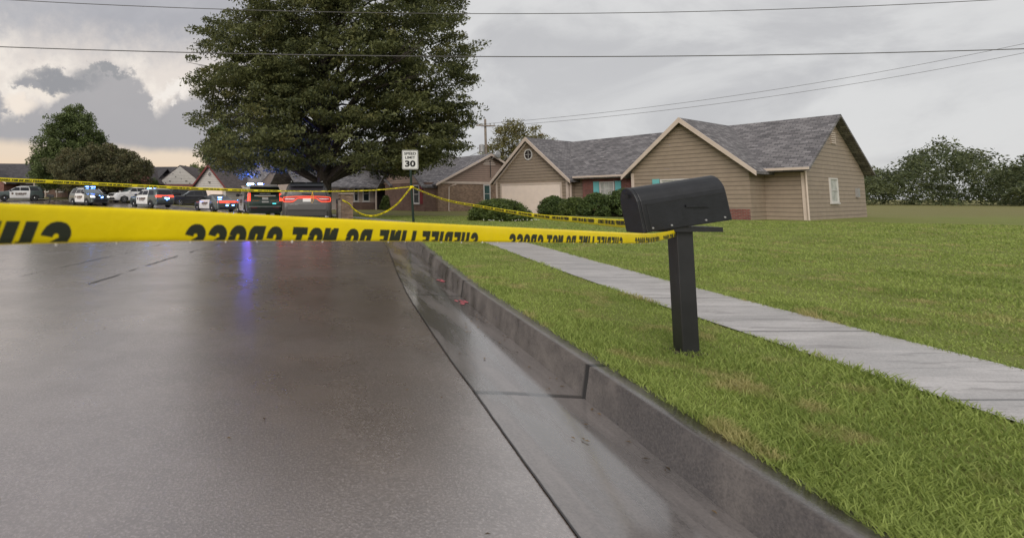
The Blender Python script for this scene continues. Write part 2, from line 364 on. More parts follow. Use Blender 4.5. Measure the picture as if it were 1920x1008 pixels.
M = dict(
 road=roadmat(), lawn=lawnmat(),
 gutter=concretemat('wet gutter concrete', (.10, .088, .082), (.21, .185, .175), 1.0, 3.0, (2.5, .35, 1)),
 kerb=concretemat('kerb concrete', (.060, .050, .046), (.17, .148, .135), .5, 3.0),
 walk=concretemat('pale pavement', (.33, .31, .30), (.50, .475, .465), .35, 1.25, (.7, 3.2, 1)),
 blade=foliage('grass blades', (.20, .265, .060), (.40, .48, .13), .6, .42, 1.1, (.50, .41, .20)),
 oak=foliage('oak leaves', (.066, .080, .036), (.160, .172, .066), .6, .35, .35, (.19, .175, .062)),
 tuliptree=foliage('green leaves', (.060, .085, .032), (.15, .19, .065), .55, .25, .3),
 crape=foliage('olive brown leaves', (.070, .078, .038), (.165, .155, .07), .55, .25, .6, (.17, .115, .065)),
 pale=foliage('pale green leaves', (.09, .12, .04), (.17, .20, .07), .55, .3, .5),
 yellow=foliage('yellowing leaves', (.11, .105, .035), (.25, .23, .09), .55, .35, .5, (.22, .15, .06)),
 shrub=foliage('shrub leaves', (.045, .07, .022), (.14, .185, .05), .45, .2, 2.0),
 hedge=foliage('hedge leaves', (.045, .075, .026), (.13, .18, .055), .5, .2, 1.6),
 woods=foliage('far woods', (.06, .08, .035), (.14, .16, .07), .6, .2, .08),
 bark=mat('bark', (.055, .045, .038), .9, noise=.35, nscale=8, bump=.6, bscale=12),
 tape=mat('yellow tape', (.92, .70, .0005), .38, spec=.25, noise=.05, nscale=9, bump=.35, bscale=11),
 ink=mat('black print', (.018, .022, .008), .45),
 tapefar=mat('yellow tape far', (.86, .72, .02), .45, spec=.25, noise=.1, nscale=3),
 drop=mat('rain drops', (.8, .78, .76), .05, spec=1),
 tan=sidingmat('tan siding', (.31, .245, .185), .22), pink=sidingmat('rose beige siding', (.33, .235, .185), .19),
 white=sidingmat('white siding', (.52, .49, .46), .2), beige=mat('beige wall', (.42, .345, .30), .7, noise=.08),
 trim=mat('cream trim', (.60, .50, .43), .5, noise=.06, nscale=2), redtrim=mat('dark red trim', (.16, .035, .032), .5, noise=.1),
 garage=mat('garage door paint', (.90, .77, .68), .5, noise=.04, nscale=2), whitetrim=mat('white trim', (.60, .58, .56), .5),
 brick=brickmat('brown brick', (.20, .118, .078), (.38, .25, .165), (.24, .19, .15)), brickred=brickmat('red brick', (.20, .055, .045), (.29, .09, .07), (.22, .17, .15)),
 brickdark=brickmat('dark brown brick', (.16, .085, .062), (.23, .135, .10), (.14, .11, .095)), stone=brickmat('pale brick pillar', (.30, .22, .18), (.42, .34, .28), (.30, .26, .23)),
 roofx=brickmat('grey shingles', (.115, .108, .114), (.26, .245, .25), (.055, .053, .056), .34, .145, 'rx', .9, .012, .25, .5), roofy=brickmat('grey shingles across', (.115, .108, .114), (.26, .245, .25), (.055, .053, .056), .34, .145, 'ry', .9, .012, .25, .5),
 roofdark=brickmat('dark shingles', (.055, .050, .054), (.10, .093, .098), (.035, .033, .035), .34, .145, 'rx', .9, .012, .2), roofbrown=brickmat('brown shingles', (.075, .060, .062), (.13, .108, .108), (.045, .04, .04), .34, .145, 'ry', .9, .012, .2),
 glass=mat('window glass', (.03, .04, .045), .08, spec=.9, noise=.4, nscale=1.5), blind=mat('window blind', (.42, .43, .40), .5, noise=.2, nscale=3), tealglass=mat('greenish window glass', (.05, .10, .095), .1, spec=.8, noise=.2, nscale=2),
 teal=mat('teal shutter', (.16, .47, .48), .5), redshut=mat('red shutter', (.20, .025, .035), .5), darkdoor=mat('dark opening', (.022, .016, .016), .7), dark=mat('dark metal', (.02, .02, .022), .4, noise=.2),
 mailbox=mat('black mailbox paint', (.012, .013, .016), .42, noise=.25, nscale=14, bump=.1, bscale=60),
 post=mat('green sign post', (.010, .026, .017), .5, metal=.3), signw=mat('sign face', (.66, .66, .64), .35), signb=mat('sign black', (.01, .01, .01), .4), signback=mat('sign metal', (.35, .33, .33), .35, metal=.8),
 wood=mat('weathered wood', (.24, .20, .165), .85, noise=.2), galv=mat('grey metal', (.38, .38, .38), .4, metal=.5), wire=mat('wire', (.09, .085, .085), .6),
 paint_g=mat('grey green car paint', (.075, .098, .094), .28, metal=.35, coat=1, noise=.05), paint_d=mat('dark green car paint', (.035, .062, .048), .28, metal=.3, coat=1), paint_w=mat('white car paint', (.78, .77, .76), .3, coat=1, noise=.03),
 paint_grey=mat('grey car paint', (.052, .048, .046), .38, metal=.2, coat=.3, noise=.05), paint_k=mat('black car paint', (.025, .025, .028), .3, metal=.2, coat=1),
 carglass=mat('car glass', (.012, .013, .017), .06, spec=.5), windscreen=mat('windscreen', (.09, .12, .125), .06, spec=1, coat=1), tyre=mat('tyre rubber', (.018, .018, .018), .8, bump=.3), rim=mat('dark steel rim', (.07, .07, .07), .4, metal=.8), chrome=mat('chrome', (.65, .65, .66), .15, metal=1), alloy=mat('alloy rim', (.45, .45, .46), .3, metal=.9), trimk=mat('black plastic', (.02, .02, .021), .5),
 gold=mat('gold lettering', (.42, .22, .06), .5), letter=mat('dark lettering', (.10, .055, .035), .5), plate=mat('licence plate', (.60, .60, .58), .4), lens=mat('clear lens', (.5, .5, .52), .1, spec=1),
 red=mat('lit red lamp', (.5, .02, .02), .3, emit=(1, .045, .02), estr=2.4), redline=mat('lit red strip', (.6, .05, .02), .3, emit=(1, .10, .03), estr=1.15), reddim=mat('red lens', (.22, .012, .012), .2, coat=1),
 bluet=mat('strong lit blue lamp', (.1, .2, 1), .3, emit=(.05, .11, 1), estr=260), blue=mat('lit blue lamp', (.1, .2, 1), .3, emit=(.06, .20, 1), estr=18), bluew=mat('lit white blue lamp', (.3, .5, 1), .3, emit=(.12, .30, 1), estr=16), cyan=mat('lit cyan lamp', (.1, .7, .7), .3, emit=(.1, .75, .8), estr=1.4), head=mat('lit headlamp', (.9, .9, .85), .3, emit=(1, .97, .88), estr=2.2),
 pinkpaint=mat('pink marking paint', (.52, .13, .15), .6, noise=.3, nscale=30), flower=mat('pale flowers', (.6, .58, .52), .7),
)

# ------------------------------------------------------------------ ground, street, kerb, pavement, lawns
def smooth(a, b, t): t = np.clip((t-a)/(b-a), 0, 1); return t*t*(3-2*t)
def rise(x, y):
    return 0.044*np.clip(np.asarray(y, float)-40, 0, 40)*smooth(9, 19, -np.asarray(x, float))
def lz(x, y): return rise(x, y)+.06+.08*(1-smooth(14, 27, np.asarray(y, float)))
ctrl = [(1.2, -14), (1.3, -6), (1.42, 0), (1.57, 4.8), (1.75, 7.4), (1.93, 9.3), (2.17, 12), (2.3, 14.5), (2.25, 17.5), (1.8, 21), (1.1, 24.5), (0, 28.5), (-1.4, 33), (-3.3, 38), (-6.4, 43.8), (-11.3, 49.6), (-18.5, 54.5), (-28, 58.8), (-40, 62), (-70, 66), (-130, 69)]
def catmull(P, n=10):
    P = [P[0]]+P+[P[-1]]; out = []
    for i in range(1, len(P)-2):
        for k in range(n):
            t = k/n; q = [np.array(P[i+j], float) for j in (-1, 0, 1, 2)]
            out.append(.5*((2*q[1])+(-q[0]+q[2])*t+(2*q[0]-5*q[1]+4*q[2]-q[3])*t*t+(-q[0]+3*q[1]-3*q[2]+q[3])*t**3))
    out.append(np.array(P[-2], float)); return np.array(out)
K = catmull(ctrl); T = np.gradient(K, axis=0); T /= np.linalg.norm(T, axis=1)[:, None]
NR = np.stack([T[:, 1], -T[:, 0]], 1)           # to the right / outer side
def off(d): return K+NR*d
def strip(name, offs, zf, m, kind='structure'):
    rows = []
    for i, d in enumerate(offs):
        p = off(d); z = zf(p[:, 0], p[:, 1], i); rows.append(np.column_stack([p, z]))
    return grid_obj(name, np.stack(rows, 1), m, kind)
strip('road', [-12.5, -10, -7, -4, -1.5, -.62], lambda x, y, i: rise(x, y)+[-.03, .0, .03, .025, .01, -.008][i], M['road'])
strip('gutter', [-.62, -.4, -.15, 0], lambda x, y, i: rise(x, y)+[-.004, -.008, -.022, -.03][i], M['gutter'])
def kz(x, y, i): return np.where(np.array([1, 1, 0, 0, 0, 1][i] == 1) & (i < 2), rise(x, y)-.06, lz(x, y)+.008) if i < 5 else rise(x, y)-.1
strip('curb', [0.0, 0.001, .035, .06, .17, .171], kz, M['kerb'])
rs = np.random.default_rng(8)
def seam(name, d0, y0, y1, wmax, m, zo, gapp, wb=1.0):
    Yv = np.arange(y0, y1, .035); n = len(Yv); kx = np.interp(Yv, K[:170, 1], K[:170, 0])
    wob_ = np.cumsum(rs.normal(size=n)*.006); wob_ -= np.linspace(wob_[0], wob_[-1], n); wob_ *= wb; cx = kx+d0+wob_
    wd = wmax*np.clip(np.convolve(rs.uniform(-gapp, 1, n), np.ones(6)/6, 'same')*2, 0.0, 1)*(np.clip(np.convolve(rs.normal(size=n), np.ones(16)/4, 'same')+.25, 0, 1) if wb == 1 else 1)+.0002
    dd_ = cx-kx; z = rise(cx, Yv)+np.interp(dd_, [-12.5, -10, -7, -4, -1.5, -.62], [-.03, 0, .03, .025, .01, -.008])+zo
    grid_obj(name, np.stack([np.column_stack([cx-wd/2, Yv, z]), np.column_stack([cx+wd/2, Yv, z])], 1), m, 'structure')
seamm = mat('road seam', (.022, .019, .018), .35, spec=.6); edgem = concretemat('dry asphalt edge', (.17, .135, .115), (.25, .205, .18), .3)
seam('road_seam', -5.9, 1.0, 30, .022, seamm, .004, -.1); seam('road_seam', -4.6, 6.5, 13, .04, seamm, .004, -.3)
seam('gutter_joint', -.622, .3, 26, .008, seamm, .006, -.3, .12)
strip('left_curb', [-12.501, -12.5, -12.53, -12.56, -12.66, -12.661], kz, M['kerb'])
strip('lawn', [.16, .6, 1.2, 2, 3, 5, 8, 12, 18, 26, 40, 60, 100, 200, 500], lambda x, y, i: lz(x, y), M['lawn'])
strip('sidewalk', [1.50, 1.9, 2.43], lambda x, y, i: lz(x, y)+.012, M['walk'])
inner = off(-12.65); hub = np.array([-160., -40.])
P = np.stack([np.column_stack([inner*(1-t)+hub*t, lz(*(inner*(1-t)+hub*t).T)]) for t in (0, .02, .06, .15, .3, .6, 1)], 1)
grid_obj('far_lawn', P, M['lawn'], 'structure')
gx = np.linspace(-900, 900, 31); gy = np.linspace(-400, 1100, 31); GX, GY = np.meshgrid(gx, gy)
grid_obj('ground', np.stack([GX, GY, np.full_like(GX, -.25)], -1), M['lawn'], 'structure')

# grass blades on the near lawn (uncountable: one object)
rng = np.random.default_rng(5)
def kerb_x(y): return np.interp(y, K[:160, 1], K[:160, 0])
def grass():
    n = 400000; rad = 1.6*(32/1.6)**(rng.uniform(0, 1, n)**.95); an = rng.uniform(R(2), R(62), n); x = rad*np.sin(an); y = rad*np.cos(an); d = x-kerb_x(y)
    keep = (d > .135) & ~((d > 1.53) & (d < 2.40)); x, y, d, rad = x[keep], y[keep], d[keep], rad[keep]; n2 = len(x)
    edge = np.minimum(np.abs(d-.17), np.minimum(np.abs(d-1.5), np.abs(d-2.43)))
    patch = .8+.3*np.sin(x*2.1+np.sin(y*1.3)*1.7)*np.sin(y*1.7+np.sin(x*.9))+.25*np.sin(x*7.3+y*2.9)*np.sin(y*6.1-x*2)
    hh = (.029+.0006*rad)*patch*rng.uniform(.4, 1.35, n2)*(1+.35*(edge < .08)); a = rng.uniform(0, 6.283, n2); lean = rng.uniform(.3, 1.2, n2)*hh; wdt = .0026+.00085*rad
    z = lz(x, y)-.004; ca, sa = np.cos(a), np.sin(a); b = rng.uniform(0, 6.283, n2)
    p0 = np.stack([x-ca*wdt/2, y-sa*wdt/2, z], 1); p1 = np.stack([x+ca*wdt/2, y+sa*wdt/2, z], 1)
    mx, my = x+np.cos(b)*lean*.4, y+np.sin(b)*lean*.4
    p2 = np.stack([mx+ca*wdt*.4, my+sa*wdt*.4, z+hh*.6], 1); p3 = np.stack([mx-ca*wdt*.4, my-sa*wdt*.4, z+hh*.6], 1)
    p4 = np.stack([x+np.cos(b)*lean, y+np.sin(b)*lean, z+hh*.95], 1); p5 = p4+np.stack([ca*.0012, sa*.0012, z*0], 1)
    VV = [np.stack([p0, p1, p2, p3, p3, p2, p5, p4], 1).reshape(-1, 3)]
    V = np.concatenate(VV); F = np.arange(len(V)).reshape(-1, 4)
    # merge the shared middle vertices so that every blade is one island
    F = F.reshape(-1, 2, 4); F[:, 1, 0] = F[:, 0, 3]; F[:, 1, 1] = F[:, 0, 2]; F = F.reshape(-1, 4)
    me = bpy.data.meshes.new('grass'); raw(me, V, F); me.materials.append(M['blade'])
    o = bpy.data.objects.new('grass', me); col.objects.link(o)
    tag(o, 'short mown green and straw grass beside the curb and pavement', 'grass', kind='stuff')
grass()

lt_ = MB(); rl = random.Random(12)
for k in range(240):
    y = rl.uniform(1.2, 15)
    d = -rl.expovariate(4.5) if rl.random() < .72 else rl.uniform(-9, -.7)
    if d > -.02: continue
    x = float(kerb_x(y))+d; z = float(np.interp(d, [-12.5, -10, -7, -4, -1.5, -.62, -.4, -.15, 0], [-.03, 0, .03, .025, .01, -.004, -.008, -.022, -.03]))+.006
    a = rl.uniform(0, 6.28); q = rl.uniform(.006, .018); ca, sa = math.cos(a)*q, math.sin(a)*q
    lt_.add([(x-ca, y-sa, z), (x+sa*.45, y-ca*.45, z+.004), (x+ca, y+sa, z+.001), (x-sa*.45, y+ca*.45, z+.003)], [(0, 1, 2, 3)])
tag(lt_.build('leaf_litter', foliage('dead leaf bits', (.05, .035, .02), (.20, .13, .06), .6, .1, 3)), 'scattered leaf bits and grit in the gutter and on the road', 'leaf litter', kind='stuff')
# pink utility marks sprayed in the gutter
def paint_mark(px, py, w, l, label, seed):
    r = random.Random(seed); p = at(px, py, 950*CAMH/(py-373)); mb = MB()
    for k in range(6):
        cx, cy = p.x+r.uniform(-w, w), p.y+r.uniform(-l, l); a = r.uniform(0, 3)
        zz = -.0275-.02*0
        pts = [(cx+math.cos(a+t)*r.uniform(.012, .035), cy+math.sin(a+t)*r.uniform(.02, .06), 0) for t in (0, .9, 1.9, 2.8, 3.7, 4.6, 5.5)]
        def gz(q):
            d = kerb_x(q[1])-q[0]; return np.interp(-d, [-.62, -.4, -.15, 0], [-.004, -.008, -.022, -.03])+.004+.0004*k
        mb.add([(q[0], q[1], gz(q)) for q in pts], [tuple(range(7))])
    tag(mb.build('paint_mark', M['pinkpaint']), label, 'paint mark', 'pink paint marks in the gutter')
paint_mark(866, 558, .06, .10, 'larger pink spray paint mark in the wet gutter, nearer the camera', 1)
paint_mark(826, 520, .035, .10, 'small pink spray paint mark in the gutter, farther along the curb', 2)

# ------------------------------------------------------------------ barrier tapes
def arc_(cx, cy, rx, ry, a0, a1, n=9): return [(cx+rx*math.cos(R(a0+(a1-a0)*i/n)), cy+ry*math.sin(R(a0+(a1-a0)*i/n))) for i in range(n+1)]
def glyph(c):      # heavy condensed capitals as centre lines in a box W x 1
    W, t = .60, .245; h = t/2; x0, x1, y0, y1 = h, W-h, h*.9, 1-h*.9; rx = (x1-x0)/2; cx = W/2
    if c == 'S': return [arc_(cx, y1-rx, rx, rx, 0, 180)+[(x0, .62), (x1, .40)]+arc_(cx, y0+rx, rx, rx, 0, -180)], W
    if c == 'C': return [[(x1, .64)]+arc_(cx, y1-rx, rx, rx, 0, 180)+arc_(cx, y0+rx, rx, rx, 180, 360)+[(x1, .36)]], W
    if c == 'O': return [arc_(cx, y1-rx, rx, rx, 0, 180)+arc_(cx, y0+rx, rx, rx, 180, 360)+[(x1, y1-rx)]], W
    if c == 'D': return [[(x0, 0), (x0, 1)], [(x0+h, y1)]+arc_(x1-.14, y1-.14, .14, .14, 90, 0)+arc_(x1-.14, y0+.14, .14, .14, 0, -90)+[(x0+h, y0)]], W
    if c == 'R': return [[(x0, 0), (x0, 1)], [(x0+h, y1)]+arc_(x1-.14, y1-.14, .14, .14, 90, 0)+arc_(x1-.14, .60, .14, .14, 0, -90)+[(x0+h, .46)], [(x1-.06, .40), (x1+.01, 0)]], W
    if c == 'H': return [[(x0, 0), (x0, 1)], [(x1, 0), (x1, 1)], [(x0+h, .5), (x1-h, .5)]], W
    if c == 'I': return [[(x0, 0), (x0, 1)]], t
    if c == 'N': return [[(x0, 0), (x0, 1)], [(x1, 0), (x1, 1)], [(x0+h*.6, .93), (x1-h*.6, .07)]], W
    if c == 'T': return [[(cx, 0), (cx, 1-t*.9)], [(0, y1), (W, y1)]], W
    W2 = .52; e = [[(x0, 0), (x0, 1)]]
    if c in 'EF': e += [[(x0+h, y1), (W2, y1)], [(x0+h, .53), (W2-.05, .53)]]
    if c in 'EL': e += [[(x0+h, y0), (W2, y0)]]
    return e, W2
def print_geo(txt):
    V = []; F = []; X = 0; t = .245
    for ci, c in enumerate(txt):
        if c == ' ': X += .30; continue
        st, W = glyph(c)
        for li, pl in enumerate(st):
            P = [np.array(p, float) for p in pl]; k = len(V); n = len(P)
            for i, p in enumerate(P):
                d = P[min(i+1, n-1)]-P[max(i-1, 0)]; d /= np.linalg.norm(d)+1e-9; nn = np.array([-d[1], d[0]])*t/2
                for q in (p+nn, p-nn): V.append((X+q[0], min(1, max(0, q[1])), .00006*li))
            F += [(k+2*i, k+2*i+1, k+2*i+3, k+2*i+2) for i in range(n-1)]
        X += W+.075
    return V, F, X-.075
def tape(name, pts, wid, label, text_h=None, period=.93, start=0., mirror=False, fold=True, m='tape', up=None, drops=0, twist=None, gap=.16):
    root = empty(name, pts[0], 0, label, 'barrier tape', 'yellow barrier tapes')
    P = np.array(pts, float); seg = np.linalg.norm(np.diff(P, axis=0), axis=1); S = np.concatenate([[0], np.cumsum(seg)]); L = S[-1]
    o0 = Vector(pts[0])
    def pos(s): return Vector([np.interp(s, S, P[:, k]) for k in range(3)])
    def frame(s):
        d = (pos(min(s+.02, L))-pos(max(s-.02, 0))).normalized()
        side = Vector((d.y, -d.x, 0)).normalized()     # towards the camera side
        u = side.cross(d).normalized()
        if u.z < 0: u = -u
        a = twist(s/L) if twist else 0
        u2 = u*math.cos(a)+side*math.sin(a); s2 = side*math.cos(a)-u*math.sin(a)
        return d, s2, u2
    # cross-section: (v down from top edge, push towards the viewer)
    if fold: prof = [(0.0, -.0022), (.0035, -.0004), (.0075, .0006), (wid*.5, .0012), (wid*.85, .0014), (wid*.97, .0010), (wid, -.0008), (wid*.97, -.0058), (wid*.6, -.008), (wid*.25, -.0105)]
    else: prof = [(0, 0), (wid*.3, .002), (wid*.7, .002), (wid, 0)]
    n = max(24, min(220, int(L/.03))); rows = []
    for i in range(n+1):
        s = L*i/n; p = pos(s); d, sd_, u = frame(s)
        wv = .0012*math.sin(s*9)
        rows.append([tuple(p-u*v+sd_*(q+wv)-o0) for v, q in prof])
    o = grid_obj('band', np.array(rows), M[m], parent=root)
    md = o.modifiers.new('s', 'SOLIDIFY'); md.thickness = .0003; md.offset = -1
    if text_h:
        v, f, wd = print_geo('SHERIFF LINE DO NOT CROSS')
        top = (text_h[0]); hh = text_h[1]; span = period-gap
        import bmesh
        me = bpy.data.meshes.new('lettering'); VV = []; FF = []
        s0 = start
        while s0 < L:
            k = len(VV)
            for x, y, zz in v:
                x = x/wd; q = 1-y; sv = s0+span*((1-x) if mirror else x)-hh*(.08*q+.24*q*q)   # italic slant grows where the band curls under
                VV.append((sv, top+hh*q, zz))
            FF += [tuple(i+k for i in q) for q in f]; s0 += period
        me.from_pydata(VV, [], FF); bm = bmesh.new(); bm.from_mesh(me)
        lim = wid*.97 if fold else wid
        for co, no in (((0, lim, 0), (0, 1, 0)), ((L-.001, 0, 0), (1, 0, 0)), ((.001, 0, 0), (-1, 0, 0))):
            bmesh.ops.bisect_plane(bm, geom=bm.verts[:]+bm.edges[:]+bm.faces[:], plane_co=co, plane_no=no, clear_outer=True)
        for pv_ in ([a for a, b in prof[:6]] if fold else [a for a, b in prof[1:-1]]):
            bmesh.ops.bisect_plane(bm, geom=bm.verts[:]+bm.edges[:]+bm.faces[:], plane_co=(0, pv_, 0), plane_no=(0, 1, 0))
        for k in (range(1, n) if L < 5 else ()):
            bmesh.ops.bisect_plane(bm, geom=bm.verts[:]+bm.edges[:]+bm.faces[:], plane_co=(L*k/n, 0, 0), plane_no=(1, 0, 0))
        pv = [a for a, b in prof[:7]] if fold else [a for a, b in prof]; pq = [b for a, b in prof[:7]] if fold else [b for a, b in prof]
        for vt in bm.verts:
            s, vv = vt.co.x, vt.co.y; p = pos(s); d, sd_, u = frame(s)
            q = float(np.interp(vv, pv, pq))+(.0004 if L < 5 else .0022)+vt.co.z; wv = .0012*math.sin(s*9)
            vt.co = p-u*vv+sd_*(q+wv)-o0
        bm.to_mesh(me); bm.free(); me.materials.append(M['ink'])
        to = bpy.data.objects.new('lettering', me); col.objects.link(to); to.parent = root
    r = random.Random(3)
    for k in range(drops):
        s = L*(.02+.8*(k+r.uniform(-.4, .4))/drops)**1.35; p = pos(max(s, 0)); d, sd_, u = frame(max(s, 0))
        c = p-u*(wid+.0012)-o0-sd_*.002; q = r.uniform(.0012, .0022)
        MB().lathe([(.0001, q*1.6), (q*.7, q*1.1), (q, 0), (q*.7, -q*.8), (.0001, -q*1.1)], tuple(c), 'Z', 8).build('water_drop', M['drop'], root, True)
    return root
# near tape: passes right in front of the camera and runs to the mailbox post
MBX = Vector((2.31, 3.28, 0))
pts = []
for px, yt, z in ((-160, 374, .445), (0, 380.5, .52), (150, 386.5, .60), (352, 395, .72), (600, 408, .94), (895, 422.5, 1.33), (1050, 430, 1.65), (1200, 437, 2.18)):
    pts.append(at(px, yt, z))
pts.append(Vector((1.86, 2.80, .915))); pts.append(Vector((2.255, 3.24, .905)))
pts = [Vector(p) for p in catmull([tuple(p) for p in pts], 8)]
P = np.array(pts); S = np.concatenate([[0], np.cumsum(np.linalg.norm(np.diff(P, axis=0), axis=1))])
pxs = 600+950*P[:, 0]/P[:, 1]/1.0
s352, s895, s952, s1147 = [float(np.interp(q, pxs[:60], S[:60])) for q in (352, 895, 952, 1147)]
per = s952-s352; span_ = s895-s352
print('tape period', per, span_, s1147-s952)
tape('barrier_tape', pts, .0425, 'wide folded yellow tape with large black mirrored letters, closest to the camera', (.0182, .057), per, s352-per, True, drops=30, gap=per-span_)
# from the sign post to the mailbox
sp = at(771, 350, 20.0)
a = [Vector((sp.x+.05, 20.0, sp.z)), at(830, 371.5, 15.2), at(905, 385.5, 10.8), at(1000, 400, 7.0), at(1075, 406, 5.1), at(1130, 409.5, 4.1), at(1178, 411, 3.45), Vector((2.29, 3.34, .985))]
tape('barrier_tape', [Vector(p) for p in catmull([tuple(p) for p in a], 8)], .056, 'yellow lettered tape sagging from the speed limit sign post to the mailbox', (.008, .032), .93, .1, True, False, 'tapefar', gap=.13)
# from the sign post away to the left, over the cars
a = [Vector((sp.x-.05, 20.0, sp.z+.02)), at(700, 355.5, 18.6), at(620, 357.5, 17.0), at(540, 357, 15.6), at(450, 354.2, 14.0), at(350, 350.3, 12.6), at(250, 345.3, 11.3), at(120, 338.5, 9.9), at(0, 333, 8.9), at(-160, 325, 7.8), at(-330, 315, 7.0)][::-1]
tape('barrier_tape', [Vector(p) for p in catmull([tuple(p) for p in a], 6)], .068, 'long taut yellow tape stretched left from the sign post across the row of cars', (.016, .036), .98, .3, True, False, 'tapefar', gap=.15, twist=lambda t: 0 if t < .5 else -1.05*min(1, (t-.5)/.12))
# drooping piece between the brick pillar and the sign post
a = [at(642, 374, 23.7), at(655, 381, 23.2), at(664, 391, 22.9), at(680, 400.5, 22.4), at(700, 403, 21.9), at(722, 396, 21.3), at(745, 380, 20.7), Vector((sp.x-.05, 20.03, sp.z-.03))]
tape('barrier_tape', [Vector(p) for p in catmull([tuple(p) for p in a], 6)], .07, 'drooping yellow tape hanging in a loop between the brick pillar and the sign post', (.015, .04), .98, .3, True, False, 'tapefar', gap=.15)
# tape tied round the post
kn = MB(); kn.lathe([(.055, -.05), (.062, -.02), (.06, .03), (.05, .05)], (sp.x, 20, sp.z-.02), 'Z', 10); kn.box((sp.x-.05, 19.93, sp.z-.06), (.05, .01, .12), .3, 0, .4); kn.box((sp.x+.05, 19.93, sp.z+.0), (.09, .01, .05), .2, .1, .4)
tag(kn.build('tape_knot', M['tapefar']), 'crumpled yellow tape knot tied round the green sign post', 'tape knot')
lp = MB(); q0 = at(586, 360, 16.3); lp.tube([q0, q0+Vector((-.045, 0, -.16)), q0+Vector((-.05, 0, -.30)), q0+Vector((-.01, .01, -.36)), q0+Vector((.03, 0, -.27)), q0+Vector((.02, 0, -.12)), q0], .009, 5)
tag(lp.build('tape_end', mat('tape end', (.75, .42, .05), .4)), 'loose loop of tape hanging from the long strand in front of the grey SUV', 'tape end')

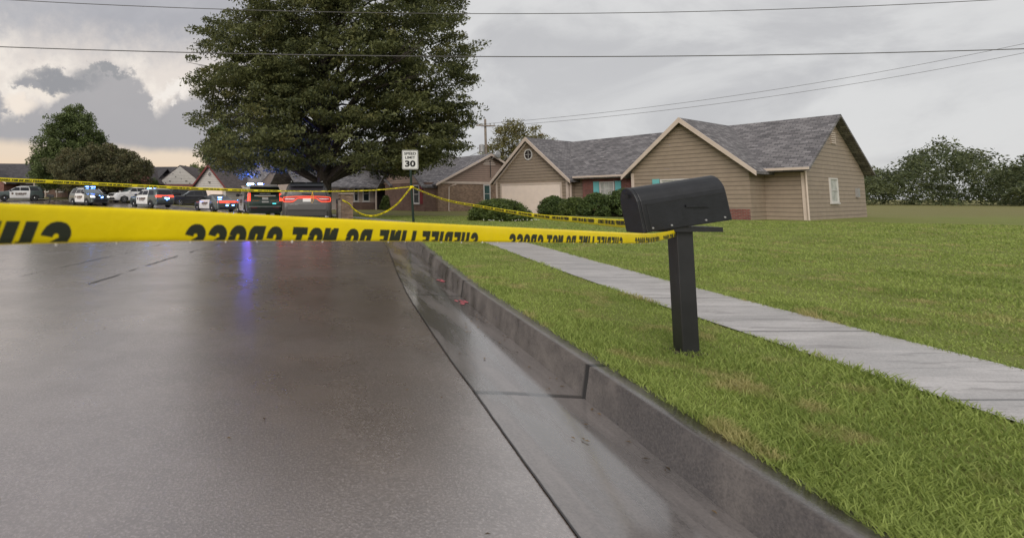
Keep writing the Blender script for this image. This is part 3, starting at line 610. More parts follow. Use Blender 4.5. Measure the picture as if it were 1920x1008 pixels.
# ------------------------------------------------------------------ vehicles
class Car:
    def __init__(s, name, label, cat, x, y, yaw, levels, paint, group=None, L_rr=.22, L_rf=.42):
        s.lv = levels; s.rr, s.rf = L_rr, L_rf
        s.root = empty(name, (x, y, float(rise(x, y))), R(yaw), label, cat, group)
        s.paint = paint
        mb = MB(); n = 10; rings = []
        for (z, xr, xf, w) in levels: rings.append(s.outline(z, xr, xf, w, n))
        k = len(rings[0])
        for rg in rings: mb.v += rg
        for i in range(len(rings)-1):
            for j in range(k): mb.f.append((i*k+j, i*k+(j+1) % k, (i+1)*k+(j+1) % k, (i+1)*k+j))
        mb.f.append(tuple(range(k))[::-1]); mb.f.append(tuple((len(rings)-1)*k+j for j in range(k)))
        s.body = mb.build('body', paint, s.root, True)
        me = s.body.data
        try: me.set_sharp_from_angle(angle=R(38))
        except Exception: pass
    def outline(s, z, xr, xf, w, n):
        o = []
        for (cx, cy, r, a0) in ((xf-s.rf, w-s.rf*.9, (s.rf, s.rf*.9), 90), (xr+s.rr, w-s.rr, (s.rr, s.rr), 180), (xr+s.rr, -w+s.rr, (s.rr, s.rr), 270), (xf-s.rf, -w+s.rf*.9, (s.rf, s.rf*.9), 0)):
            pass
        def arc(cx, cy, rx, ry, a0, a1):
            return [(cx+rx*math.cos(R(a0+(a1-a0)*i/n)), cy+ry*math.sin(R(a0+(a1-a0)*i/n)), z) for i in range(n+1)]
        bow = .06
        o += arc(xf-s.rf, w-s.rf, s.rf, s.rf, 0, 90)
        o += arc(xr+s.rr, w-s.rr, s.rr, s.rr, 90, 180)
        o += arc(xr+s.rr, -w+s.rr, s.rr, s.rr, 180, 270)
        o += arc(xf-s.rf, -w+s.rf, s.rf, s.rf, 270, 360)
        return o
    def L(s, z, k): return float(np.interp(z, [l[0] for l in s.lv], [l[k] for l in s.lv]))
    def zs(s, z0, z1): return sorted(set([z0, z1]+[l[0] for l in s.lv if z0 < l[0] < z1]))
    def side(s, name, rows, m, off=.006, sides=(1, -1), parent=None, nx=1):
        """rows: (z, x0, x1) from bottom to top"""
        out = []
        rz = [r[0] for r in rows]; zz = sorted(set(rz+[l[0] for l in s.lv if rz[0] < l[0] < rz[-1]]))
        for sg in sides:
            mb = MB(); pr = []
            for z in zz:
                x0 = float(np.interp(z, rz, [r[1] for r in rows])); x1 = float(np.interp(z, rz, [r[2] for r in rows]))
                y = sg*(s.L(z, 3)+off); pr.append([(x0, y, z), (x1, y, z)]); 
            V = [p for q in pr for p in q]; F = [(2*i, 2*i+1, 2*i+3, 2*i+2) for i in range(len(pr)-1)]
            # thickness: a lip back into the body
            nV = len(V); V2 = [(p[0], p[1]-sg*.02, p[2]) for p in V]; F2 = []
            F2 += [(2*i, 2*i+2, nV+2*i+2, nV+2*i) for i in range(len(pr)-1)]+[(2*i+1, nV+2*i+1, nV+2*i+3, 2*i+3) for i in range(len(pr)-1)]
            F2 += [(0, nV, nV+1, 1), (2*len(pr)-2, 2*len(pr)-1, nV+2*len(pr)-1, nV+2*len(pr)-2)]
            mb.add(V+V2, F+F2); out.append(mb.build(name, m, parent or s.root))
        return out
    def endx(s, y, z, rear=True):
        w = s.L(z, 3); r = s.rr if rear else s.rf; x = s.L(z, 1 if rear else 2); a = abs(y)-(w-r)
        d = 0 if a <= 0 else r-math.sqrt(max(0, r*r-min(a, r)**2))
        return x+d if rear else x-d
    def end(s, name, rows, m, rear=True, off=.008, parent=None, ny=10, th=.02):
        """rows: (z, y0, y1)"""
        rz = [r[0] for r in rows]; zz = sorted(set(rz+[l[0] for l in s.lv if rz[0] < l[0] < rz[-1]])); V = []
        sg = -1 if rear else 1
        for z in zz:
            y0 = float(np.interp(z, rz, [r[1] for r in rows])); y1 = float(np.interp(z, rz, [r[2] for r in rows]))
            for i in range(ny+1):
                y = y0+(y1-y0)*i/ny; V.append((s.endx(y, z, rear)+sg*off, y, z))
        c = ny+1; F = [(i*c+j, i*c+j+1, (i+1)*c+j+1, (i+1)*c+j) for i in range(len(zz)-1) for j in range(ny)]
        n = len(V); V += [(p[0]-sg*th, p[1], p[2]) for p in V]
        ring = [j for j in range(c)]+[i*c+ny for i in range(1, len(zz))]+[(len(zz)-1)*c+j for j in range(ny-1, -1, -1)]+[i*c for i in range(len(zz)-2, 0, -1)]
        F += [(ring[i], ring[(i+1) % len(ring)], ring[(i+1) % len(ring)]+n, ring[i]+n) for i in range(len(ring))]
        return MB().add(V, F).build(name, m, parent or s.root)
    def wheels(s, xf, xr, r, w, rim):
        for x in (xf, xr):
            for sg in (1, -1):
                # wheel housing
                MB().lathe([(r+.075, w-.18), (r+.075, w+.008), (r+.02, w+.009), (r+.0, w-.02)], (x, 0, r+.0), 'Y', 28) if False else None
                y = sg*w
                a = MB(); n = 24
                for rad, yy in ((r+.07, sg*(w+.009)), (r*.5, sg*(w+.009))):
                    pass
                pts = [(x+(r+.075)*math.cos(t), z) for t, z in [(R(180)*i/18, r+.02+(r+.06)*math.sin(R(180)*i/18)) for i in range(19)]]
                pts = pts+[(x-(r+.075), .27), (x+(r+.075), .27)]
                a.prism(pts, sg*(w-.3), sg*(w+.007), 'Y')
                a.build('wheel_arch', M['trimk'], s.root)
                wh = bpy.data.objects.new('wheel', None); col.objects.link(wh); wh.parent = s.root; wh.location = (x, sg*(w-.09), r)
                MB().lathe([(r*.62, -.12), (r*.93, -.12), (r, -.08), (r, .08), (r*.93, .12), (r*.64, .12), (r*.62, .1)], (0, 0, 0), 'Y', 28).build('tyre', M['tyre'], wh, True)
                rb = MB(); rb.lathe([(r*.64, -sg*.05), (r*.64, sg*.105), (r*.58, sg*.112), (r*.55, sg*.07), (r*.18, sg*.075), (r*.16, sg*.12), (.01, sg*.125)], (0, 0, 0), 'Y', 24)
                for k in range(5):
                    t = 2*math.pi*k/5; rb.box((r*.36*math.cos(t), sg*.095, r*.36*math.sin(t)), (r*.42, .03, r*.13), 0, 0, -t)
                rb.build('rim', rim, wh)
                if rim is M['rim']:
                    MB().lathe([(r*.2, 0), (r*.2, sg*.03), (.02, sg*.045)], (0, sg*.1, 0), 'Y', 14).build('hub_cap', M['chrome'], wh, True)
    def mirror(s, x, z, w, m):
        for sg in (1, -1):
            b = MB(); b.box((x, sg*(w+.12), z), (.16, .24, .17)); o = b.build('wing_mirror', m, s.root, False, .05)
    def label_text(s, txt, x, z, width, height, m, sg):
        y = sg*(s.L(z, 3)+.02); mb = MB()
        ux = (-1, 0, 0) if sg > 0 else (1, 0, 0)
        w_hi, w_lo = s.L(z+height/2, 3), s.L(z-height/2, 3)
        uy = Vector((0, sg*(w_hi-w_lo)/height, 1))
        text_on(mb, txt, width, height, (x, y, z), ux, uy, .05); return mb.build('lettering', m, s.root)
    def rear_text(s, txt, y, z, width, height, m, bold=.03):
        mb = MB(); text_on(mb, txt, width, height, (s.endx(0, z)-.034, y, z), (0, -1, 0), (0, 0, 1), bold); return mb.build('lettering', m, s.root)

SUV = [(.26, -2.38, 2.36, .86), (.34, -2.47, 2.46, .93), (.50, -2.53, 2.52, .955), (.70, -2.55, 2.54, .965), (.90, -2.51, 2.50, .965), (1.00, -2.48, 2.42, .96), (1.07, -2.45, 2.16, .95), (1.13, -2.43, 1.55, .94), (1.17, -2.42, 1.18, .93), (1.42, -2.30, .78, .84), (1.62, -2.18, .42, .765), (1.71, -2.08, .12, .71), (1.755, -1.9, -.1, .60), (1.775, -1.6, -.35, .5)]
TAHOE = [(.28, -2.55, 2.5, .90), (.38, -2.62, 2.6, 1.0), (.60, -2.66, 2.66, 1.025), (.95, -2.64, 2.64, 1.03), (1.10, -2.62, 2.55, 1.02), (1.18, -2.60, 2.2, 1.01), (1.24, -2.59, 1.35, 1.0), (1.5, -2.52, .95, .93), (1.75, -2.44, .55, .86), (1.85, -2.36, .30, .81), (1.90, -2.2, .05, .70), (1.92, -1.9, -.2, .6)]
SEDAN = [(.20, -2.38, 2.32, .84), (.30, -2.48, 2.42, .92), (.50, -2.53, 2.48, .945), (.70, -2.53, 2.46, .95), (.82, -2.50, 2.36, .945), (.90, -2.47, 2.0, .94), (.98, -2.38, 1.35, .93), (1.03, -1.95, 1.05, .91), (1.08, -1.70, .93, .90), (1.26, -1.22, .50, .80), (1.40, -.75, .12, .70), (1.46, -.45, -.1, .62), (1.48, -.3, -.2, .5)]

def suv_glass(c, lv, kind='suv'):
    if kind == 'suv':
        b0, b1 = 1.20, 1.585
        pan = [((.98, .05), (.46, .05)), ((-.0, -.92), (-.0, -.84)), ((-1.0, -1.98), (-.93, -1.70))]
        ws, rg = (1.20, 1.60, .80, .66), (1.235, 1.66, .80, .66)
    elif kind == 'tahoe':
        b0, b1 = 1.29, 1.74
        pan = [((1.05, .08), (.55, .08)), ((.02, -.95), (.02, -.9)), ((-1.03, -2.25), (-1.0, -2.12))]
        ws, rg = (1.28, 1.75, .86, .75), (1.36, 1.76, .82, .76)
    else:
        b0, b1 = 1.06, 1.37
        pan = [((.88, -.02), (.32, -.02)), ((-.07, -1.30), (-.07, -.92))]
        ws, rg = (1.07, 1.40, .76, .60), (1.09, 1.40, .74, .58)
    for (a, b) in pan: c.side('window', [(b0, a[1], a[0]), (b1, b[1], b[0])], M['carglass'], .014)
    c.end('windscreen', [(ws[0], -ws[2], ws[2]), (ws[1], -ws[3], ws[3])], M['windscreen'], False, .012)
    c.end('rear_window', [(rg[0], -rg[2], rg[2]), (rg[1], -rg[3], rg[3])], M['carglass'], True, .012)

def durango(x, y, yaw, label, paint, door=None, group=None, name='police_suv', lit=None, cat='police car', detail=True, tail='ring', roof=None, rim='rim', bar=True, blue_front=False):
    c = Car(name, label, cat, x, y, yaw, SUV, paint, group)
    if door:
        c.side('door', [(.36, -.98, 1.02), (1.17, -1.02, 1.06), (1.66, -.88, .36)], door, .007)
        for sg in (1, -1):
            c.label_text('SHERIFF', 0.0-.03*sg*0+.08*(-sg), .84, 1.15, .23, M['letter'], sg)
            c.label_text('SHELBY COUNTY', .0, .66, .85, .05, M['letter'], sg)
            st = MB(); yy = sg*(c.L(.84, 3)+.016); st.lathe([(.11, 0), (.11, sg*.006), (.01, sg*.007)], (sg*.76*(-1 if False else 1), yy, .86), 'Y', 10); st.build('badge', M['letter'], c.root)
        rf = MB(); rf.b2(-1.75, .0, -.58, .58, 1.745, 1.79); rf.build('roof_panel', M['paint_w'], c.root, False, .03)
    suv_glass(c, SUV)
    c.wheels(1.52, -1.50, .385, .955, M[rim])
    c.mirror(.98, 1.22, .93, M['trimk'] if door else paint)
    # front
    c.end('grille', [(.72, -.55, .55), (.98, -.58, .58)], M['trimk'], False, .015)
    c.end('lower_intake', [(.34, -.72, .72), (.56, -.62, .62)], M['trimk'], False, .015)
    for sg in (1, -1): c.end('headlight', [(.80, *sorted((sg*.60, sg*.92))), (.96, *sorted((sg*.60, sg*.93)))], M['head'] if lit in ('head', 'blue') else M['lens'], False, .02)
    # rear
    c.end('rear_bumper', [(.30, -.78, .78), (.46, -.80, .80)], M['trimk'], True, .012)
    for sg in (1, -1): c.end('tail_light', [(.98, *sorted((sg*.42, sg*.93))), (1.15, *sorted((sg*.30, sg*.94)))], M['red'] if tail == 'ring' else M['reddim'], True, .014)
    c.end('light_strip', [(1.09, -.40, .40), (1.14, -.40, .40)], M['red'] if tail == 'ring' else M['reddim'], True, .013)
    c.end('licence_plate', [(.86, -.17, .17), (1.0, -.17, .17)], M['plate'], True, .018)
    if bar:
        lb = MB(); lb.b2(-.18, .10, -.56, .56, 1.79, 1.86); lbo = lb.build('light_bar', M['trimk'], c.root, False, .02)
        for y0, y1, mm in ((.12, .34, 'bluew'), (-.40, -.12, 'bluew'), (.38, .54, 'blue')):
            MB().b2(-.20, .12, y0, y1, 1.80, 1.872).build('lamp', M[mm], lbo, False, .01)
    if blue_front:
        for yy, zz in ((.14, .80), (-.12, .90), (.05, .74)): c.end('grille_lamp', [(zz, yy-.06, yy+.06), (zz+.07, yy-.06, yy+.06)], M['bluew'], False, .03)
        pb = MB()
        for yy in (-.35, .35): pb.tube([(2.56, yy, .35), (2.66, yy, .55), (2.62, yy, .98)], .035, 8)
        pb.tube([(2.63, -.8, .62), (2.66, 0, .62), (2.63, .8, .62)], .035, 8); pb.tube([(2.6, -.8, .92), (2.64, 0, .92), (2.6, .8, .92)], .03, 8); pb.build('push_bar', M['trimk'], c.root)
    return c
POL = 'sheriff cars parked along the curved street'
# nearest: unmarked grey SUV seen from behind
c = Car('suv', 'unmarked dark grey SUV seen squarely from behind with a full width red tail light', 'car', -.62, 22.35, 92.5, SUV, M['paint_grey'], None, .16, .42)
suv_glass(c, SUV); c.end('rear_window_tint', [(1.25, -.76, .76), (1.60, -.66, .66)], mat('tinted rear glass', (.045, .042, .052), .12, spec=.6), True, .02); c.wheels(1.52, -1.50, .385, .955, M['alloy']); c.mirror(1.0, 1.22, .95, M['paint_grey'])
c.end('tailgate', [(.66, -.74, .74), (.95, -.76, .76)], M['paint_grey'], True, .02)
c.end('rear_bumper', [(.42, -.955, .955), (.64, -.963, .963)], M['paint_grey'], True, .045, th=.06)
c.end('diffuser', [(.28, -.74, .74), (.46, -.68, .68)], M['trimk'], True, .05)
c.end('light_panel', [(1.0, -.92, .92), (1.20, -.92, .92)], M['paint_grey'], True, .008)
tl = MB()
def rp(y, z, o=.03): return (c.endx(y, z)-o, y, z)
half = [(0, 1.205), (.45, 1.20), (.75, 1.185), (.92, 1.16), (.945, 1.09), (.92, 1.0), (.80, .985), (.56, .985), (.47, 1.04), (.38, 1.115), (.2, 1.13), (0, 1.13)]
path = [rp(y, z) for y, z in half]; tl.tube(path, .010, 6); tl.tube([rp(-y, z) for y, z in half], .010, 6); tl.build('tail_light_strip', M['redline'], c.root)
for sg in (1, -1):
    c.end('tail_light', [(1.005, *sorted((sg*.56, sg*.93))), (1.04, *sorted((sg*.50, sg*.945))), (1.16, *sorted((sg*.36, sg*.945)))], mat('dim red lens', (.3, .01, .01), .2, emit=(1, .03, .02), estr=.06), True, .016)
    c.end('reverse_light', [(1.09, *sorted((sg*.50, sg*.86))), (1.115, *sorted((sg*.48, sg*.86)))], M['lens'], True, .024)
c.end('light_bridge', [(1.135, -.38, .38), (1.195, -.38, .38)], mat('dim red lens', (.3, .01, .01), .2, emit=(1, .03, .02), estr=.06), True, .016)
c.end('licence_plate', [(.99, -.16, .16), (1.12, -.16, .16)], M['plate'], True, .026, th=.01)
c.rear_text('DURANGO', .52, .89, .36, .035, M['chrome'])
mb = MB(); mb.prism([(-2.40, 1.60), (-2.30, 1.70), (-2.0, 1.775), (-1.9, 1.70)], -.66, .66, 'Y'); mb.build('spoiler', M['carglass'], c.root, False, .02)
for sy in (.62, -.62): MB().tube([(-1.9, sy, 1.80), (.1, sy, 1.82)], .02, 6).build('roof_rail', M['chrome'], c.root)
for sg in (1, -1): c.end('exhaust', [(.40, *sorted((sg*.70, sg*.86))), (.435, *sorted((sg*.70, sg*.86)))], M['chrome'], True, .06)
mb = MB(); mb.tube([(-2.27, 0, 1.27), (-2.36, -.25, 1.30)], .01, 5); mb.tube([(-2.43, -.26, 1.27), (-2.41, .2, 1.33)], .012, 5); mb.build('rear_wiper', M['trimk'], c.root)

# big green and white SUV with the blue light bar
c = Car('police_suv', 'large dark green sheriff SUV with white roof and doors and bright blue roof lights', 'police car', -3.85, 31.5, 106, TAHOE, M['paint_d'], POL, .14, .4)
c.side('door', [(.42, -1.0, 1.1), (1.24, -1.0, 1.15), (1.80, -.95, .5)], M['paint_w'], .007)
for sg in (1, -1):
    c.label_text('SHERIFF', 0, .95, 1.3, .25, M['letter'], sg); c.label_text('SHELBY COUNTY', 0, .74, .9, .06, M['letter'], sg)
suv_glass(c, TAHOE, 'tahoe'); c.wheels(1.6, -1.55, .41, 1.02, M['rim']); c.mirror(1.05, 1.34, 1.0, M['trimk'])
MB().b2(-2.35, .2, -.76, .76, 1.87, 1.935).build('roof_panel', M['paint_w'], c.root, False, .05)
lb = MB(); lb.b2(-.3, .0, -.66, .66, 1.94, 2.01); lbo = lb.build('light_bar', M['paint_w'], c.root, False, .02)
for y0, y1, mm in ((.32, .66, 'bluet'), (-.22, .0, 'bluet')): MB().b2(-.33, .03, y0, y1, 1.945, 2.06).build('lamp', M[mm], lbo, False, .01)
for sg in (1, -1):
    c.side('rear_pillar', [(1.24, -2.45, -2.3), (1.8, -2.38, -2.26)], M['paint_w'], .008, (sg,))
    c.end('tail_light', [(.98, *sorted((sg*.84, sg*1.01))), (1.42, *sorted((sg*.83, sg*.95)))], M['red'], True, .02)
c.end('chrome_strip', [(1.255, -.60, .60), (1.305, -.62, .62)], M['paint_w'], True, .03)  # chrome's bright reflection is put into a plain white colour
c.end('roof_edge', [(1.80, -.80, .80), (1.90, -.70, .70)], M['paint_w'], True, .03)
c.end('licence_plate', [(1.06, -.17, .17), (1.20, -.17, .17)], M['plate'], True, .03, th=.01)
c.end('lower_plate', [(.90, -.19, .19), (.97, -.19, .19)], M['plate'], True, .03, th=.01)
c.end('rear_bumper', [(.42, -1.0, 1.0), (.60, -1.01, 1.01)], M['trimk'], True, .05, th=.06)
c.end('bumper_trim', [(.66, -.92, .92), (.69, -.92, .92)], M['galv'], True, .03)
c.end('bumper_lamp', [(.82, -.63, -.42), (.86, -.63, -.42)], M['cyan'], True, .03)
c.end('reflector', [(.60, *(.45, .8)), (.63, *(.45, .8))], M['reddim'], True, .055); c.end('reflector', [(.60, -.8, -.45), (.63, -.8, -.45)], M['reddim'], True, .055)
c.rear_text('SHERIFF\'S OFFICE', 0, 1.395, .62, .045, M['plate']); c.rear_text('EMERGENCY', 0, 1.20+.03, .8, .035, M['gold']); c.rear_text('SHELBY', .52, 1.01, .42, .055, M['gold']); c.rear_text('COUNTY', -.52, 1.01, .42, .055, M['gold']); c.rear_text('K-9', -.72, .92, .14, .05, M['plate'])

# sedan
c = Car('police_sedan', 'low grey and white sheriff sedan beside the big green SUV, red tail light lit', 'police car', -9.25, 44.6, 127, SEDAN, M['paint_g'], POL, .2, .42)
c.side('door', [(.30, -.95, 1.12), (1.04, -1.0, 1.05)], M['paint_w'], .007)
for sg in (1, -1):
    c.label_text('SHERIFF', -.08, .74, 1.2, .2, M['letter'], sg); c.label_text('SHELBY COUNTY', -.08, .57, .85, .05, M['letter'], sg)
suv_glass(c, SEDAN, 'sedan'); c.wheels(1.55, -1.5, .36, .935, M['rim']); c.mirror(.85, 1.08, .9, M['trimk'])
c.end('tail_light', [(.80, -.90, .90), (.92, -.88, .88)], M['red'], True, .014)
c.end('licence_plate', [(.62, -.18, .18), (.75, -.18, .18)], M['plate'], True, .02); c.end('rear_bumper', [(.24, -.7, .7), (.40, -.75, .75)], M['trimk'], True, .015)
mb = MB(); text_on(mb, 'SHERIFF', .6, .08, (c.endx(0, .86)-.04, -.35, .86), (0, -1, 0), (0, 0, 1), .05); mb.build('lettering', M['gold'], c.root)
for yy, zz in ((.05, .52), (-.5, .55)): c.end('bumper_lamp', [(zz, yy-.1, yy+.1), (zz+.06, yy-.1, yy+.1)], M['bluew'], True, .02)
MB().b2(-1.42, -1.30, .0, .32, 1.20, 1.26).build('window_lamp', M['bluew'], c.root, False, .01)

d1 = durango(-16.0, 48.2, 138, 'grey and white sheriff SUV seen from behind with a lit red tail light bar', M['paint_g'], M['paint_w'], POL)
for yy in (-.3, -.02): d1.end('bumper_lamp', [(.86, yy-.1, yy+.1), (.93, yy-.1, yy+.1)], M['bluew'], True, .03)
d1.end('bumper_lamp', [(.72, -.2, -.06), (.77, -.2, -.06)], M['blue'], True, .03); 
durango(-22.9, 50.4, -41, 'grey and white sheriff SUV facing the camera, headlights and blue roof lights on', M['paint_g'], M['paint_w'], POL, lit='head', tail='off', blue_front=True)
durango(-35.2, 59.5, 214, 'grey and white sheriff SUV at the far left edge, pointing left', M['paint_g'], M['paint_w'], POL, lit='head', tail='off', bar=False)
durango(-20.6, 56.0, 229, 'plain white SUV parked behind the sheriff SUVs, pointing left', M['paint_w'], None, None, 'suv', None, 'car', tail='off', bar=False, rim='alloy')
durango(-15.9, 57.5, 60, 'black SUV parked in the driveway, left of the two dark ones', M['paint_k'], None, 'dark cars in the driveway', 'suv', None, 'car', tail='off', bar=False, rim='alloy')
durango(-13.9, 55.5, 205, 'black SUV parked in the driveway, right of the two dark ones', M['paint_k'], None, 'dark cars in the driveway', 'suv', None, 'car', tail='off', bar=False, rim='alloy')

# ------------------------------------------------------------------ street furniture
# speed limit sign
sgn = empty('speed_limit_sign', (sp.x, 20, 0.14), 0, 'white SPEED LIMIT 30 sign on a thin green post with tape tied to it', 'road sign')
MB().tube([(.09, 0, -.3), (.0, 0, 1.45), (-.025, 0, 2.86)], [.052, .050, .048], 6).build('post', M['post'], sgn)
x0, z0, w_, h_ = -.035, 2.50, .64, .77
def rrect(w, h, r, n=5):
    o = []
    for cx, cy, a in ((w/2-r, h/2-r, 0), (-w/2+r, h/2-r, 90), (-w/2+r, -h/2+r, 180), (w/2-r, -h/2+r, 270)):
        o += [(cx+r*math.cos(R(a+90*i/n)), cy+r*math.sin(R(a+90*i/n))) for i in range(n+1)]
    return o
MB().prism([(x0+a, z0+b) for a, b in rrect(w_, h_, .05)], -.050, -.044, 'Y').build('backing', M['signback'], sgn)
MB().prism([(x0+a, z0+b) for a, b in rrect(w_-.02, h_-.02, .045)], -.054, -.0505, 'Y').build('panel', M['signw'], sgn)
bd = MB(); o_ = rrect(w_-.05, h_-.05, .035); i_ = rrect(w_-.075, h_-.075, .028); n = len(o_)
bd.add([(x0+a, -.056, z0+b) for a, b in o_]+[(x0+a, -.056, z0+b) for a, b in i_], [(i, (i+1) % n, n+(i+1) % n, n+i) for i in range(n)])
for t_, w1, h1, zz, bb in (('SPEED', .47, .105, .245, .03), ('LIMIT', .40, .105, .09, .03), ('30', .42, .26, -.155, .045)):
    text_on(bd, t_, w1, h1, (x0, -.057, z0+zz), (1, 0, 0), (0, 0, 1), bb)
bd.build('lettering', M['signb'], sgn)
for zz in (.33, -.33): MB().lathe([(.012, 0), (.012, -.006), (.003, -.009)], (x0, -.057, z0+zz), 'Y', 8).build('bolt', M['galv'], sgn)

# brick mailbox pillar
pl_ = empty('brick_pillar', (1.23, 24.2, .1), R(10), 'short brick mailbox pillar with a capped top beside the grey SUV', 'mailbox pillar')
MB().b2(-.28, .28, -.28, .28, -.2, 1.20).build('pillar', M['brick'], pl_); MB().b2(-.33, .33, -.33, .33, 1.20, 1.28).build('cap', M['stone'], pl_, False, .02)
MB().b2(-.42, -.29, -.25, .25, -.2, .95).build('side_block', M['stone'], pl_)
mb = MB(); mb.prism([(-.09, .78), (.09, .78), (.09, .92)]+[(.09*math.cos(R(a)), .92+.09*math.sin(R(a))) for a in range(20, 180, 20)]+[(-.09, .92)], -.46, -.285, 'X'); mb.build('letter_box', M['dark'], pl_)
mb = MB(); mb.b2(-.48, -.465, -.12, -.09, .55, .75); mb.build('flag', M['redshut'], pl_)

# near black mailbox at the kerb: box across the street direction, tilted
def mailbox(name, loc, rz, label, wdt, hgt, ln, post_h, tilt, rad, dd=.0):
    r = empty(name, loc, rz, label, 'mailbox')
    arc = [(-wdt/2, 0), (wdt/2, 0), (wdt/2, hgt*.62)]+[(wdt/2*math.cos(R(a)), hgt*.62+hgt*.38*math.sin(R(a))) for a in range(12, 180, 12)]+[(-wdt/2, hgt*.62)]
    b = MB().prism(arc, -ln/2, ln/2, 'X').build('box', M['mailbox'], r, False, .006); b.location = (0, 0, post_h); b.rotation_euler = (0, tilt, 0)
    dr = MB().prism([(a*1.04, q*1.02-.004) for a, q in arc], -ln/2-.022, -ln/2-.002, 'X').build('door', M['mailbox'], r, False, .005); dr.location = b.location; dr.rotation_euler = b.rotation_euler
    h = MB().b2(-ln/2-.045, -ln/2-.02, -.02, .02, hgt*.78, hgt*.86).build('latch', M['dark'], dr)
    fl = MB().b2(-.02, .12, -wdt/2-.012, -wdt/2-.004, hgt*.42, hgt*.47).build('flag', M['mailbox'], r); fl.location = b.location
    rv = MB()
    for q in (-.42, -.2, .2, .42): rv.lathe([(.007, 0), (.006, -.004), (.001, -.005)], (ln*q, -wdt/2-.0005, hgt*.08), 'Y', 8)
    ro = rv.build('rivets', M['galv'], b)
    sm = MB(); sm.b2(-ln/2+.03, -ln/2+.036, -wdt/2-.002, -wdt/2+.001, .005, hgt*.62); sm.b2(-ln/2+.03, ln/2-.01, -wdt/2-.002, -wdt/2+.001, hgt*.60, hgt*.612); sm.build('seam', M['dark'], b)
    MB().b2(-.05, .05, -.05, .05, -.15, post_h-.03).build('post', M['dark'], r, False, .004)
    MB().b2(-ln*.36, ln*.40, -wdt*.42, wdt*.42, post_h-.035, post_h-.006).build('base_board', M['dark'], r)
    return r
mailbox('mailbox', (MBX.x, MBX.y, .14), R(-4), 'large black arched mailbox leaning on its post at the right edge of the road', .20, .285, .52, .79, R(-9), .1)
soil_ = MB(); n_ = 22; soil_.add([(MBX.x, MBX.y, .152)]+[(MBX.x+(.10+.035*math.sin(k*2.3))*math.cos(6.283*k/n_), MBX.y+(.11+.03*math.sin(k*3.1))*math.sin(6.283*k/n_), .143) for k in range(n_)], [(0, k+1, (k+1) % n_+1) for k in range(n_)])
soil_.build('soil', mat('dark soil', (.05, .036, .024), .95, noise=.4, nscale=60), None, True, 0, 'structure')
m2 = mailbox('mailbox', (-24.6, 46.0, float(lz(-24.6, 46))), R(0), 'small dark mailbox on a leaning post between two sheriff SUVs at the left', .2, .24, .55, .95, 0, .1)
m2.rotation_euler = (0, R(10), R(10))

# utility pole with crossarm and transformer, behind the roofs
up_ = empty('utility_pole', (16.45, 50, 0), 0, 'wooden utility pole with crossarm and grey transformer behind the roofs', 'utility pole')
MB().tube([(0, 0, 0), (0, 0, 9.0)], [.16, .11], 8).build('pole', M['wood'], up_)
MB().box((0, -.12, 8.35), (1.9, .1, .12), 0, 0, R(2)).build('crossarm', M['wood'], up_)
for x in (-.85, -.35, .45, .85): MB().lathe([(.04, 0), (.06, .1), (.03, .2)], (x, -.12, 8.43), 'Z', 8).build('insulator', M['galv'], up_)
MB().lathe([(.03, .12), (.04, .0), (.02, .25)], (0, 0, 9.0), 'Z', 8).build('insulator', M['galv'], up_)
MB().lathe([(.05, 0), (.26, .02), (.26, .72), (.1, .8)], (-.45, -.1, 5.7), 'Z', 12).build('transformer', M['galv'], up_)

# overhead wires
def wire(a, b, sag, r, label, n=24, group=None):
    a, b = Vector(a), Vector(b); pts = [a.lerp(b, i/n)-Vector((0, 0, 4*sag*(i/n)*(1-i/n))) for i in range(n+1)]
    tag(MB().tube(pts, r, 5).build('overhead_wire', M['wire']), label, 'wire', group)
G1 = 'overhead wires across the sky'
def zy(py, y): return at(600, py, y).z
def wline(pa, pb, pm, y, r, label):     # heights at three azimuths -> parabola
    xs = []; zs = []
    for px, py in (pa, pm, pb):
        p = at(px, py, y); xs.append(p.x); zs.append(p.z)
    co = np.polyfit(xs, zs, 2); X0, X1 = -34, 46; pts = [Vector((x, y, float(np.polyval(co, x)))) for x in np.linspace(X0, X1, 60)]
    tag(MB().tube(pts, r, 5).build('overhead_wire', M['wire']), label, 'wire', G1)
wline((0, -1), (1200, 24), (600, 22.5), 17, .013, 'uppermost overhead wire crossing the sky in front of the big tree')
wline((0, 88), (1200, 106), (600, 103.5), 17, .017, 'thicker overhead wire just below the uppermost one')
wire((16.1, 49.9, 5.9), at(700, 345, 44), .4, .02, 'service wire slanting down left from the transformer on the utility pole')
wire((16.0, 49.9, 8.5), (70, 42, 16.5), 1.2, .017, 'upper of two faint wires rising right from the utility pole')
wire((16.0, 49.9, 8.2), (70, 42, 15.6), 1.2, .017, 'lower of two faint wires rising right from the utility pole')

# ------------------------------------------------------------------ houses
def gable_roof(name, root, x0, x1, y0, y1, ze, zr, axis, m, th=.12, oh=.35, eh=.35, parent=None):
    """axis = direction of the ridge ('x' or 'y'); oh overhang at gable ends, eh at eaves"""
    mb = MB()
    if axis == 'x':
        ym = (y0+y1)/2; sl = (zr-ze)/(ym-y0); a, b = x0-oh, x1+oh
        prof = [(y0-eh, ze-sl*eh), (ym, zr), (y1+eh, ze-sl*eh), (y1+eh, ze-sl*eh-th), (ym, zr-th), (y0-eh, ze-sl*eh-th)]
        mb.prism(prof, a, b, 'X')
    else:
        xm = (x0+x1)/2; sl = (zr-ze)/(xm-x0); a, b = y0-oh, y1+oh
        prof = [(x0-eh, ze-sl*eh), (xm, zr), (x1+eh, ze-sl*eh), (x1+eh, ze-sl*eh-th), (xm, zr-th), (x0-eh, ze-sl*eh-th)]
        mb.prism(prof, a, b, 'Y')
    return mb.build(name, m, parent or root)
